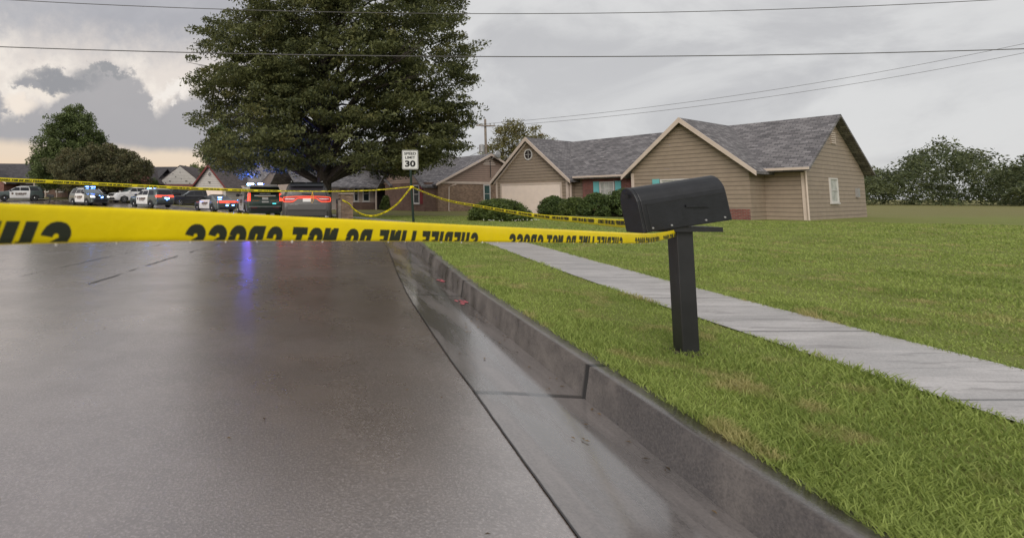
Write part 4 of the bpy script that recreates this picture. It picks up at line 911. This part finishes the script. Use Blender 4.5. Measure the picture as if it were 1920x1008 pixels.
def rake(root, x0, x1, y, ze, zr, m, eh=.35, wd=.2, th=.05, parent=None, name='rake_board'):
    xm = (x0+x1)/2; sl = (zr-ze)/(xm-x0); mb = MB()
    for a, b in (((x0-eh), xm), ((x1+eh), xm)):
        za = ze-sl*eh; mb.prism([(a, za+.015), (b, zr+.015), (b, zr-wd*1.25), (a, za-wd)], y-th, y, 'Y')
    return mb.build(name, m, parent or root)
def window(root, x0, x1, z0, z1, y, frame='whitetrim', pane='glass', bars=(0, 1), fw=.07, fx='y', shut=None, sgn=-1):
    """window in a wall plane at local y (or local x when fx='x')"""
    f = MB()
    def bx(mb, a0, a1, q0, q1, c0, c1):
        if fx == 'y': mb.b2(a0, a1, min(q0, q1), max(q0, q1), c0, c1)
        else: mb.b2(min(q0, q1), max(q0, q1), a0, a1, c0, c1)
    s = sgn
    bx(f, x0, x0+fw, y, y+s*.06, z0, z1); bx(f, x1-fw, x1, y, y+s*.06, z0, z1)
    bx(f, x0+fw, x1-fw, y, y+s*.06, z0, z0+fw); bx(f, x0+fw, x1-fw, y, y+s*.06, z1-fw, z1)
    bx(f, x0-.04, x1+.04, y, y+s*.09, z0-.06, z0-.002)
    wx = (x1-x0-2*fw)
    for k in range(bars[0]): a = x0+fw+wx*(k+1)/(bars[0]+1); bx(f, a-.012, a+.012, y+s*.022, y+s*.045, z0+fw, z1-fw)
    for k in range(bars[1]): c_ = z0+fw+(z1-z0-2*fw)*(k+1)/(bars[1]+1); bx(f, x0+fw, x1-fw, y+s*.022, y+s*.05, c_-.02, c_+.02)
    fo = f.build('window', M[frame], root)
    p = MB(); bx(p, x0+fw, x1-fw, y+s*.003, y+s*.02, z0+fw, z1-fw); p.build('pane', M[pane], fo)
    if shut:
        for a, b in ((x0-.42, x0-.05), (x1+.05, x1+.42)):
            q = MB(); bx(q, a, b, y, y+s*.04, z0-.02, z1+.02)
            for zz in (z0+.1, (z0+z1)/2-.15, (z0+z1)/2+.08, z1-.25): bx(q, a+.05, b-.05, y+s*.041, y+s*.055, zz, zz+.1)
            q.build('shutter', M[shut], root)
def round_window(root, x, z, y, r, m='whitetrim'):
    f = MB(); n = 24
    o = [(x+r*math.cos(2*math.pi*i/n), z+1.15*r*math.sin(2*math.pi*i/n)) for i in range(n)]; q = [(x+.78*r*math.cos(2*math.pi*i/n), z+1.15*.78*r*math.sin(2*math.pi*i/n)) for i in range(n)]
    f.add([(a, y-.05, b) for a, b in o]+[(a, y-.05, b) for a, b in q]+[(a, y, b) for a, b in o], [(i, (i+1) % n, n+(i+1) % n, n+i) for i in range(n)]+[(i, 2*n+i, 2*n+(i+1) % n, (i+1) % n) for i in range(n)])
    f.b2(x-.012, x+.012, y-.045, y-.02, z-r*.9, z+r*.9); f.b2(x-.8*r, x+.8*r, y-.046, y-.021, z-.012, z+.012)
    fo = f.build('round_window', M[m], root); MB().prism([(a, b) for a, b in q], y-.018, y-.003, 'Y').build('pane', M['darkdoor'], fo)
def garage_door(root, x0, x1, z0, z1, y, m='garage', trim='trim'):
    t = MB(); t.b2(x0-.14, x0, y-.05, y, z0, z1+.14); t.b2(x1, x1+.14, y-.05, y, z0, z1+.14); t.b2(x0, x1, y-.05, y, z1, z1+.14)
    d = MB(); n = 12; h = (z1-z0)/n
    for k in range(n): d.b2(x0, x1, y-.03+.006*(k % 3 == 2)*0, y-.003, z0+h*k+.004, z0+h*(k+1)-.004)
    d.b2(x0+.01, x1-.01, y-.018, y-.002, z0, z1)
    do = d.build('garage_door', M[m], root); t.build('door_trim', M[trim], do); return do

# --- tan house with the garage, right
h = empty('tan_house', (13.8, 39.7, 0), math.atan2(-.86, .512), 'tan sided house with a wide cream garage door and teal shutters, at the right', 'house')
W, ZE, ZR = 6.0, 2.72, 5.62
wb = MB(); wb.prism([(0, -.3), (W, -.3), (W, ZE), (W/2, ZR-.16), (0, ZE)], 0, 6.4, 'Y'); wb.build('garage_wing', M['tan'], h)
gable_roof('garage_roof', h, 0, W, 0, 6.2, ZE+.02, ZR, 'y', M['roofy'], .14, .3, .38)
rake(h, 0, W, -.301, ZE+.02, ZR, M['trim'], .38, .22, .06)
rake(h, 0.12, W-.12, 0, ZE-.12, ZR-.25, M['trim'], .3, .12, .12, name='frieze_board')
cb = MB(); cb.b2(-.03, .12, -.03, .1, -.3, ZE-.1); cb.build('corner_board', M['trim'], h); cb = MB(); cb.b2(W-.12, W+.03, -.03, .1, -.3, ZE-.1); cb.build('corner_board', M['trim'], h)
garage_door(h, .56, 5.44, -.02, 2.12, 0, 'garage')
round_window(h, W/2, 4.35, 0, .36)
# main body behind
mbw = MB(); mbw.prism([(.8, -.3), (10.2, -.3), (10.2, 2.45), (9.4, 3.05), (5.31, 5.42), (1.3, 3.05), (.8, 2.45)], 3.0, 17.9, 'X'); mbw.build('rear_wall', M['tan'], h)
bw = MB(); bw.b2(6.72, 10.1, .55, .79, -.3, 2.42); bw.build('brick_wall', M['brickred'], h)
bw = MB(); bw.b2(6.02, 10.2, .2, .7, 2.43, 2.60); bw.build('frieze', M['trim'], h)
gable_roof('roof', h, 2.4, 18, .62, 10.0, 2.9, 5.60, 'x', M['roofx'], .14, .3, .55)
gt = MB(); gt.b2(6.35, 9.8, .0, .09, 2.50, 2.62); gt.build('gutter_pipe', M['trim'], h)
window(h, 7.9, 8.85, .75, 2.22, .55, 'whitetrim', 'blind', (2, 2), .06, 'y', 'teal')
dsp = MB(); dsp.b2(6.06, 6.16, .1, .2, -.2, 2.5); dsp.build('downspout', M['trim'], h)
# right-hand gable wing
wg = MB(); wg.prism([(10.75, -.3), (16.35, -.3), (16.35, 2.8), (13.55, 5.35), (10.75, 2.8)], -1.0, 6, 'Y'); wg.build('right_wing', M['tan'], h)
gable_roof('wing_roof', h, 10.75, 16.35, -1.0, 6.0, 2.85, 5.52, 'y', M['roofy'], .14, .35, .42)
rake(h, 10.75, 16.35, -1.351, 2.85, 5.52, M['trim'], .42, .22, .06)
cb = MB(); cb.b2(10.72, 10.87, -1.03, -.9, -.3, 2.6); cb.build('corner_board', M['trim'], h)
window(h, 12.3, 14.3, .8, 2.2, -1.0, 'whitetrim', 'blind', (2, 1), .07, 'y', 'teal')
bb = MB(); bb.b2(10.9, 16.3, -1.06, -1.0, -.3, .6); bb.build('brick_skirt', M['brickred'], h)

window(h, 4.2, 5.4, .9, 2.2, 17.9, 'whitetrim', 'blind', (0, 1), .08, 'x', None, 1)
vv = MB()
for k in range(6): vv.b2(17.9, 17.95, 4.95, 5.65, 4.05+.11*k, 4.12+.11*k)
vv.build('gable_vent', M['trim'], h)
dq = MB(); dq.tube([(17.7, .5, 2.7), (17.97, .75, 2.5), (17.97, .75, 0)], .045, 6); dq.build('downspout', M['trim'], h)
cq = MB(); cq.b2(17.78, 17.93, .77, .9, -.3, 2.4); cq.build('corner_board', M['trim'], h)
gq = MB(); gq.b2(16.6, 18.3, .0, .09, 2.50, 2.62); gq.build('gutter_pipe', M['trim'], h)
mq_ = MB(); mq_.b2(17.9, 18.02, 8.4, 8.7, 1.2, 1.7); mq_.build('meter_box', M['galv'], h)

# --- brown brick house in the middle
h = empty('brick_house', (10.0, 43, 0), math.atan2(.436, .9), 'brown brick house with a rose beige gable and red shutters, left of the tan house', 'house')
W, ZE, ZR = 11.6, 2.55, 5.15
wb = MB(); wb.b2(0, W, 0, 9, -.3, ZE-.02); wb.build('brick_wall', M['brick'], h)
gb = MB(); gb.prism([(.0, ZE), (W, ZE), (W/2, ZR-.12)], .02, 9, 'Y'); gb.build('gable', M['pink'], h)
bd = MB(); bd.b2(-.02, W, -.05, .02, ZE-.14, ZE+.06); bd.build('frieze', M['trim'], h)
gable_roof('roof', h, 0, W, 0, 10, ZE+.02, ZR, 'y', M['roofy'], .14, .3, .45)
rake(h, 0, W, -.301, ZE+.02, ZR, M['trim'], .45, .16, .06)
# taller roof behind
gable_roof('upper_roof', h, -1.2, 9, 5.5, 16.5, 2.65, 6.2, 'x', M['roofx'], .14, .3, .45)
vt = MB()
for k in range(5): vt.b2(W/2-.75+.12*k, W/2+.75-.12*k, -.04, .02, ZR-1.0+.15*k, ZR-.9+.15*k)
vt.build('gable_vent', M['trim'], h)
dk = MB(); dk.lathe([(.36, 0), (.36, -.02), (.3, -.10), (.05, -.14)], (W/2+.35, -.7, ZR-.1), 'Y', 16); dk.tube([(W/2+.35, -.6, ZR-.1), (W/2+.1, -.2, ZR-.5)], .03); dk.build('satellite_dish', M['galv'], h)
window(h, 5.05, 5.85, .75, 2.38, 0, 'whitetrim', 'tealglass', (0, 1), .09)
ds = MB(); ds.tube([(1.55, -.5, 2.35), (1.1, -.1, 2.15), (1.05, -.08, .1), (1.2, -.25, 0)], .05, 6); ds.build('downspout', M['trim'], h)
ds = MB(); ds.tube([(W/2+.1, -.06, 4.6), (W/2+.1, -.06, 3.0)], .03, 6); ds.build('service_pipe', M['dark'], h)
mtr = MB(); mtr.b2(7.8, 8.0, -.1, 0, .9, 1.2); mtr.build('meter_box', M['galv'], h)
# left (street) face, in local x = 0 plane
window(h, .95, 1.8, .7, 2.3, -1.2, 'whitetrim', 'glass', (0, 1), .08, 'x', 'redshut')
sv = MB(); sv.b2(-.45, 0, 0, 4.2, ZE-.3, ZE-.18); sv.build('soffit', M['trim'], h)
# front gable to the left
fg = MB(); fg.b2(-1.2, -.01, .25, 6.3, -.3, 2.5); fg.build('front_wing', M['brickdark'], h)
fg = MB(); fg.prism([(.6, 2.5), (6.6, 2.5), (3.6, 5.2)], -1.22, 4.5, 'X'); fg.build('front_gable', M['pink'], h)
gable_roof('front_roof', h, -1.2, 4.5, .5, 6.7, 2.55, 5.38, 'x', M['roofx'], .16, .45, .4)
# left part with porch and windows
lf = MB(); lf.b2(-3.75, .4, 8.3, 12.5, .75, 2.5); lf.build('siding_wall', M['beige'], h); lf = MB(); lf.b2(-3.75, .4, 8.2, 12.5, -.3, .745); lf.build('brick_skirt', M['brickdark'], h)
window(h, -2.5, -1.7, .85, 2.4, 8.3, 'whitetrim', 'glass', (0, 1), .1); window(h, -3.5, -2.95, .85, 2.4, 8.3, 'whitetrim', 'glass', (0, 1), .1)
dd = MB(); dd.b2(-1.15, -.1, 8.12, 8.19, -.1, 2.2); dd.build('door', M['darkdoor'], h)
gp = MB(); gp.b2(-9.5, -3.76, 9.3, 13, -.3, 2.5); gp.build('garage_wall', M['beige'], h)
gable_roof('left_roof', h, -9.5, .5, 8.0, 14.5, 2.6, 4.9, 'x', M['roofx'], .14, .3, .5)
garage_door(h, -8.6, -4.6, 0, 2.1, 9.3, 'garage')
for x in (-1.3, -.15): MB().b2(x-.06, x+.06, 7.7, 7.8, -.1, 2.4).build('porch_post', M['trim'], h)

# --- white house with dark red trim
zb = float(rise(-12, 55))
h = empty('white_house', (-14.0, 56.5, zb-.02), math.atan2(-.57, .82), 'white sided house with dark red roof trim and a small gabled garage', 'house')
W, ZE, ZR = 4.9, 2.45, 4.72
wb = MB(); wb.prism([(0, -.3), (W, -.3), (W, ZE), (W/2, ZR-.15), (0, ZE)], 0, 7, 'Y'); wb.build('garage_wing', M['white'], h)
gable_roof('garage_roof', h, 0, W, 0, 7, ZE, ZR, 'y', M['roofbrown'], .14, .3, .4)
rake(h, 0, W, -.301, ZE, ZR, M['redtrim'], .4, .2, .06)
garage_door(h, .5, 4.4, 0, 2.05, 0, 'garage'); round_window(h, W/2, 3.65, 0, .26)
fl_ = MB(); fl_.b2(W/2-.1, W/2+.12, -.16, 0, 2.75, 2.85); fl_.build('floodlight', M['dark'], h)
rw = MB(); rw.b2(W+.01, W+.6, 2.2, 9, -.3, 2.4); rw.prism([(3.5, -.3), (9.5, -.3), (9.5, 2.6), (6.5, 4.9), (3.5, 2.6)], 3.0, 5.0+W*.3, 'X'); rw.build('middle_wall', M['beige'], h)
gable_roof('middle_roof', h, 3.2, W+1.5, 3.5, 9.5, 2.62, 4.95, 'x', M['roofx'], .1, .15, .3)
mw = MB(); mw.b2(W+.6, 13.5, 5.2, 11, -.3, 2.45); mw.build('rear_wall', M['beige'], h)
gable_roof('roof', h, W-1, 13.5, 5.0, 11.4, 2.5, 4.55, 'x', M['roofx'], .12, .3, .5)
fa = MB(); fa.b2(W+.4, 13.8, 4.42, 4.50, 2.16, 2.34); fa.build('fascia', M['redtrim'], h)
bc = MB(); bc.b2(12.0, 13.6, 5.08, 5.19, -.3, 2.4); bc.build('brick_panel', M['brickred'], h)

# --- house with the pale weathered gable
zb = float(rise(-20, 70))
h = empty('weathered_house', (-22.3, 69.5, zb-.1), math.atan2(-.10, .99), 'house with a patchy white sided gable and long grey roof, behind the parked cars', 'house')
wb = MB(); wb.b2(0, 6.2, 0, 8, -.3, 1.9); wb.build('brick_wall', M['brickred'], h)
gb = MB(); gb.prism([(-.2, 1.9), (6.5, 1.9), (3.15, 4.35)], -.02, 8, 'Y'); gb.build('gable', M['white'], h)
gable_roof('roof', h, -.2, 6.5, 0, 8, 1.9, 4.5, 'y', M['roofbrown'], .1, .06, .25)
gable_roof('long_roof', h, -7.5, 2.8, 1.5, 9, 2.2, 4.62, 'x', M['roofdark'], .12, .3, .4)
lw = MB(); lw.b2(-7.2, 0, 1.6, 8.8, -.3, 2.2); lw.build('long_wall', M['brickred'], h)
pt = MB()
for x, z, w1 in ((1.8, 2.3, .25), (2.6, 2.9, .15), (4.1, 2.3, .3), (3.4, 2.6, .12), (4.6, 2.0, .2), (1.2, 2.05, .15), (2.2, 3.3, .12), (3.2, 3.5, .1)): pt.box((x, -.045, z), (w1, .02, .09))
pt.build('missing_board', M['dark'], h)
ch = MB(); ch.b2(-5.0, -4.9, 3.5, 3.6, 4.2, 5.1); ch.build('vent_pipe', M['dark'], h)

# --- long ranch house behind the rounded tree
zb = float(rise(-30, 68))
h = empty('ranch_house', (-39.0, 69.0, zb-.1), R(-3), 'long low red brick ranch house with a dark garage opening behind the rounded tree', 'house')
wb = MB(); wb.b2(0, 16.6, 0, 8, -.3, 2.35); wb.build('brick_wall', M['brickdark'], h)
gable_roof('roof', h, -.3, 16.6, 0, 8.6, 2.35, 4.3, 'x', M['roofdark'], .14, .4, .6)
garage_door(h, 7.3, 11.8, 0, 2.0, 0, 'darkdoor', 'brickred')
pr = MB(); pr.b2(5.4, 7.0, -.3, -.01, -.3, 2.3); pr.build('brick_pier', M['stone'], h); pr = MB(); pr.b2(12.0, 12.6, -.3, -.01, -.3, 2.3); pr.build('brick_pier', M['stone'], h)
gb = MB(); gb.prism([(12.6, -.3), (17.4, -.3), (17.4, 2.3), (15.0, 4.6), (12.6, 2.3)], -1.5, 4, 'Y'); gb.build('front_gable', M['brickred'], h)
gable_roof('front_roof', h, 12.6, 17.4, -1.5, 4, 2.3, 4.72, 'y', M['roofbrown'], .12, .3, .3)
for x in (.6, 2.2, 3.8): MB().b2(x, x+.1, -.9, -.8, -.1, 2.2).build('carport_post', M['trim'], h)
window(h, 1.0, 2.2, .9, 2.0, 0, 'whitetrim', 'glass', (1, 1), .07); window(h, 3.2, 4.4, .9, 2.0, 0, 'whitetrim', 'glass', (1, 1), .07)
lt = MB(); lt.lathe([(.05, 0), (.09, .1), (.05, .2)], (5.2, -.35, 2.0), 'Z', 8); lt.build('porch_light', M['head'], h)

# --- far left house
zb = float(rise(-48, 72))
h = empty('corner_house', (-47.5, 70, zb-.1), R(8), 'brick house with a dark roof and one white gable edge at the far left', 'house')
wb = MB(); wb.prism([(-6, -.3), (3.6, -.3), (3.6, 2.3), (-1.2, 5.2), (-6, 2.3)], 0, 4, 'Y'); wb.build('brick_gable', M['brickred'], h)
gable_roof('front_roof', h, -6, 3.6, 0, 4, 2.3, 5.4, 'y', M['roofdark'], .14, .3, .4); rake(h, -6, 3.6, -.301, 2.3, 5.4, M['trim'], .4, .2, .06)
wb = MB(); wb.b2(-8, 8.2, 4, 12, -.3, 2.4); wb.build('rear_wall', M['brickdark'], h)
gable_roof('roof', h, -8, 8.2, 3.2, 12, 2.5, 5.2, 'x', M['roofdark'], .14, .3, .5)
window(h, -2.2, -.6, .9, 2.1, 0, 'whitetrim', 'glass', (1, 1), .07)

# ------------------------------------------------------------------ trees and shrubs
def leaves_mesh(centers, radii, per, size, seed, flat=.45, tilt=.9, name='crown'):
    r = np.random.default_rng(seed); n = len(centers); C = np.repeat(centers, per, 0); Rr = np.repeat(radii, per)
    d = r.normal(size=(n*per, 3)); d /= np.linalg.norm(d, axis=1)[:, None]; q = r.uniform(0, 1, n*per)**.45
    P = C+d*(q*Rr)[:, None]*np.array([1, 1, flat])
    P[:, 2] -= (q**2)*Rr*.12
    s = size*r.uniform(.6, 1.35, n*per); nrm = r.normal(size=(n*per, 3))*tilt+np.array([0, 0, .7]); nrm /= np.linalg.norm(nrm, axis=1)[:, None]
    a = np.cross(nrm, r.normal(size=(n*per, 3))); a /= np.linalg.norm(a, axis=1)[:, None]; b = np.cross(nrm, a)
    s = s[:, None]; V = np.stack([P-a*s, P+b*s*.42-a*s*.1, P+a*s, P-b*s*.42-a*s*.1], 1).reshape(-1, 3)
    return V
def tree(name, label, base, prof, trunk_r, mat_, seed, clumps=300, per=110, leaf=.10, cr=(.55, 1.0), sx=1., sy=1., inner=.35, cat='tree', flat=.45, lean=0, top_c=(0, 0), trunk_h=None, limbs=40, hole=None, tb=M['bark'], lump=.18, multi=0, boughs=0, bsz=(1, 1, .4)):
    """prof: list (z, radius) outline of crown"""
    r = np.random.default_rng(seed); root = empty(name, base, 0, label, cat)
    pz = np.array([p[0] for p in prof]); pr = np.array([p[1] for p in prof])
    zz = []; 
    grid = np.linspace(pz[0], pz[-1], 200); wgt = np.interp(grid, pz, pr)**1.35+.05; cdf = np.cumsum(wgt)/wgt.sum()
    C = []
    ph = r.uniform(0, 6.28, 6)
    while len(C) < clumps:
        z = float(np.interp(r.uniform(), cdf, grid)); a = r.uniform(0, 6.283)
        lum = 1+lump*(math.sin(3*a+ph[0]+z*.5)*.5+math.sin(5*a+ph[1]-z*.9)*.3+math.sin(z*1.9+ph[2]+2*a)*.5)
        rad = float(np.interp(z, pz, pr))*lum; q = inner+(1-inner)*r.uniform()**.6
        p = (math.cos(a)*rad*q*sx+top_c[0]*(z-pz[0])/(pz[-1]-pz[0]), math.sin(a)*rad*q*sy+top_c[1], z)
        if hole and hole(p, r): continue
        C.append(p)
    if boughs:
        B = np.array(C[:boughs]); w_ = r.uniform(.5, 1.5, boughs); C = B[r.choice(boughs, clumps, p=w_/w_.sum())]+r.normal(size=(clumps, 3))*np.array(bsz)
        C = C[C[:, 2] > pz[0]-.2]; clumps = len(C)
        rc = np.hypot((C[:, 0]-top_c[0]*(C[:, 2]-pz[0])/(pz[-1]-pz[0]))/sx, C[:, 1]/sy); lim_ = np.interp(C[:, 2], pz, pr)*r.uniform(.84, 1.04, clumps); k_ = np.minimum(1, lim_/np.maximum(rc, .01))
        C[:, 0] *= k_; C[:, 1] *= k_
    C = np.array(C); rr = r.uniform(cr[0], cr[1], clumps)
    V = leaves_mesh(C, rr, per, leaf, seed+1, flat); me = bpy.data.meshes.new('crown'); raw(me, V, np.arange(len(V)).reshape(-1, 4)); me.materials.append(mat_)
    co = bpy.data.objects.new('crown', me); col.objects.link(co); co.parent = root
    th = trunk_h or pz[-1]*.72; mb = MB(); n = 8
    if multi:
        for k in range(multi):
            a = 6.28*k/multi+.4; mb.tube([(math.cos(a)*.15, math.sin(a)*.15, -.2), (math.cos(a)*.5, math.sin(a)*.4, th*.35), (math.cos(a)*1.4, math.sin(a)*1.2, th)], [trunk_r, trunk_r*.8, trunk_r*.4], 7)
    else:
        tp = [(0, 0, -.2), (.02, 0, .3), (.05, .02, th*.25), (-.05+lean*.3, .05, th*.5), (.05+lean*.6, 0, th*.75), (lean, 0, th)]
        mb.tube(tp, [trunk_r*1.35, trunk_r*1.05, trunk_r*.95, trunk_r*.75, trunk_r*.5, trunk_r*.25], 12)
    mb.build('trunk', tb, root, True)
    lm = MB(); idx = r.choice(clumps, min(limbs, clumps), replace=False)
    for i in idx:
        c = Vector(C[i]); z0 = max(pz[0]*.6+.2, min(th*.95, c.z-c.xy.length*r.uniform(.25, .6))); s = Vector((lean*z0/th, 0, z0)); f = 1-z0/pz[-1]
        mid = s.lerp(c, .5)+Vector((0, 0, .12*c.xy.length))*(1 if c.z > z0 else -.2)
        r0 = trunk_r*(.16+.30*f)*r.uniform(.7, 1.2); lm.tube([s, s.lerp(mid, .5)+Vector((0, 0, .05)), mid, c], [r0, r0*.8, r0*.5, r0*.14], 6)
        for k in range(3):
            e = c+Vector(r.normal(size=3)*np.array([.4, .4, .2])*cr[1]); lm.tube([mid.lerp(c, .4+.2*k), mid.lerp(e, .6), e], [r0*.32, r0*.22, r0*.07], 5)
    lm.build('limbs', tb, root, True); return root

prof = [(2.75, 5.4), (3.2, 6.9), (4.0, 7.7), (5.6, 7.6), (6.6, 6.9), (7.6, 7.6), (8.8, 8.2), (10.2, 7.6), (11.6, 7.2), (13.2, 6.7), (14.8, 5.2), (16.5, 2.4)]
def oakhole(p, r):
    x, y, z = p
    if z > 7 and r.uniform() < .2: return True
    return False
tree('oak_tree', 'huge dark spreading oak towering over the street behind the grey SUV', (.2, 28.8, .05), prof, .42, M['oak'], 11, 2900, 92, .092, (.42, .88), 1.06, .85, .25, 'tree', .36, 0, (1.5, 0), 12.5, 120, oakhole, lump=.11, boughs=480, bsz=(.72, .72, .36))
p = at(118, 335, 64)
tree('broadleaf_tree', 'tall pyramid shaped green tree at the left, behind the rounded one', (-31.5, 64, 1.0), [(1.6, 3.6), (3, 4.7), (5, 4.7), (7, 4.1), (9, 3.3), (10.8, 2.1), (12.1, .8)], .25, M['tuliptree'], 21, 460, 120, .15, (.6, 1.0), flat=.8, limbs=30, inner=.3, trunk_h=9)
tree('rounded_tree', 'wide rounded olive brown tree in front of the ranch house at the left', (-25.2, 58.5, .75), [(1.6, 3.4), (2.4, 5.0), (3.6, 5.6), (4.8, 5.0), (5.9, 3.5), (6.6, 1.4)], .16, M['crape'], 31, 360, 120, .13, (.5, .9), flat=.6, limbs=40, inner=.3, trunk_h=4, multi=5)
tree('cone_shrub', 'small dark conical evergreen between the brick gable and the weathered house', (-23.0, 64, .95), [(.1, .9), (1, 1.0), (2, .7), (3.0, .15)], .06, M['hedge'], 33, 60, 90, .09, (.3, .45), flat=1, limbs=4, inner=.2, cat='shrub', trunk_h=2)
tree('cone_shrub', 'small dark pointed evergreen just left of the weathered gable', (-21.3, 65, .95), [(.1, .9), (1, .9), (1.8, .6), (2.6, .15)], .06, M['hedge'], 34, 50, 90, .09, (.3, .45), flat=1, limbs=4, inner=.2, cat='shrub', trunk_h=2)
tree('small_tree', 'small pale green tree beyond the roofs, left of the white house gable', (-22.4, 88, 1.4), [(1.4, 2.2), (3, 2.9), (4.6, 2.1), (5.6, .7)], .15, M['pale'], 41, 110, 90, .16, (.5, .9), flat=.8, limbs=12)
tree('background_tree', 'dark green tree showing past the left edge of the big oak', (-13.0, 68, .5), [(1.5, 2.6), (4, 3.2), (7, 2.9), (9.5, 1.8), (11, .5)], .22, M['tuliptree'], 43, 220, 100, .15, (.5, .95), flat=.7, limbs=20)
tree('yellowing_tree', 'thin yellow green tree behind the ridge of the tan house', (20.6, 57, 0), [(2.2, 2.6), (4.5, 3.3), (6.6, 3.2), (8.4, 2.4), (10, .8)], .2, M['yellow'], 51, 200, 75, .13, (.5, 1.0), flat=.7, limbs=50, inner=.15, top_c=(1.3, 0))
tree('yellowing_tree', 'second thinner yellow green treetop right of the first, above the tan roof', (24.9, 59, 0), [(3, 1.6), (6, 2.5), (8, 2.2), (9.7, .7)], .16, M['yellow'], 53, 85, 70, .12, (.5, .95), flat=.7, limbs=40, inner=.1)
def shrub(name, label, loc, rx, ry, hz, m, seed, n, per=80, leaf=.05, c=(.12, .25)):
    r = np.random.default_rng(seed); root = empty(name, loc, 0, label, 'shrub')
    a = r.uniform(0, 6.283, n); zc = r.uniform(.08, 1, n); q = np.sqrt(np.clip(1-zc**2.4, 0.02, 1))*(.35+.65*r.uniform(0, 1, n)**.35)
    C = np.stack([np.cos(a)*rx*q, np.sin(a)*ry*q, zc*hz*.9], 1); V = leaves_mesh(C, r.uniform(*c, n), per, leaf, seed+5, .9, .8)
    me = bpy.data.meshes.new('foliage'); raw(me, V, np.arange(len(V)).reshape(-1, 4)); me.materials.append(m); o = bpy.data.objects.new('foliage', me); col.objects.link(o); o.parent = root
    st = MB()
    for k in range(9):
        i = int(r.integers(n)); st.tube([(C[i][0]*.1, C[i][1]*.1, -.05), tuple(C[i]*.6), tuple(C[i])], [.02, .014, .006], 5)
    st.build('stem', M['bark'], root); return root
shrub('round_shrub', 'broad low green shrub on the lawn in front of the garage door', (8.55, 24.3, .07), 1.42, 1.1, 1.02, M['shrub'], 61, 320, 90, .06, (.14, .26))
fb = MB(); rr_ = random.Random(4)
for k in range(26): fb.lathe([(.001, 0), (.025, .01), (.02, .03), (.001, .035)], (8.6+rr_.uniform(-1.3, 1.4), 23.35-rr_.uniform(0, .35), .1+rr_.uniform(0, .06)), 'Z', 6)
tag(fb.build('flowers', M['flower']), 'small pale flowers low along the foot of the broad shrub', 'flowers', kind='stuff')
HG = 'shrubs in front of the brick wall'
for i, (s_, rx, hz, lab, m_) in enumerate(((6.0, .95, 1.25, 'dark green shrub hiding the right side of the garage door', 'hedge'), (7.5, 1.0, 1.15, 'low green shrub under the brick wall, second from the garage', 'shrub'), (9.0, 1.1, 1.45, 'bushy green shrub beneath the teal shuttered window', 'hedge'), (10.6, 1.25, 1.7, 'tallest dark shrub, just behind the black mailbox', 'hedge'))):
    x = 13.8+.512*s_+.86*-1.6; y = 39.7-.86*s_+.512*-1.6
    o = shrub('foundation_shrub', lab, (x, y, .05), rx, rx*.9, hz, M[m_], 70+i, 230, 80, .06, (.14, .26)); o['group'] = HG
shrub('clipped_bush', 'clipped round bush beside the dark porch of the brick house', (6.45, 48.0, .05), .68, .6, 1.55, M['shrub'], 81, 150, 70, .07, (.14, .22))
shrub('low_bush', 'low dark bush under the porch windows of the brick house', (3.6, 50.5, .05), .5, .5, .8, M['hedge'], 82, 70, 60, .07, (.12, .2))
shrub('small_plant', 'small green plant at the foot of the brick wall under the red shutter', (8.9, 43.8, .05), .35, .3, .55, M['shrub'], 83, 30, 50, .06, (.1, .16))

# far woods on the right, beyond the tan house
r = np.random.default_rng(9); Cs = []
for k in range(900):
    a = R(r.uniform(38, 66)); d = r.uniform(120, 165); hgt = 4+5.5*abs(math.sin(a*23)+.6*math.sin(a*57+1))*.6+1.5
    Cs.append((math.sin(a)*d, math.cos(a)*d, r.uniform(0, 1)**.8*hgt))
V = leaves_mesh(np.array(Cs), r.uniform(1.0, 2.4, 900), 110, .24, 91, .8); me = bpy.data.meshes.new('woods'); raw(me, V, np.arange(len(V)).reshape(-1, 4)); me.materials.append(M['woods'])
o = bpy.data.objects.new('woods', me); col.objects.link(o); tag(o, 'distant line of green woods beyond the tan house', 'woods', kind='stuff')
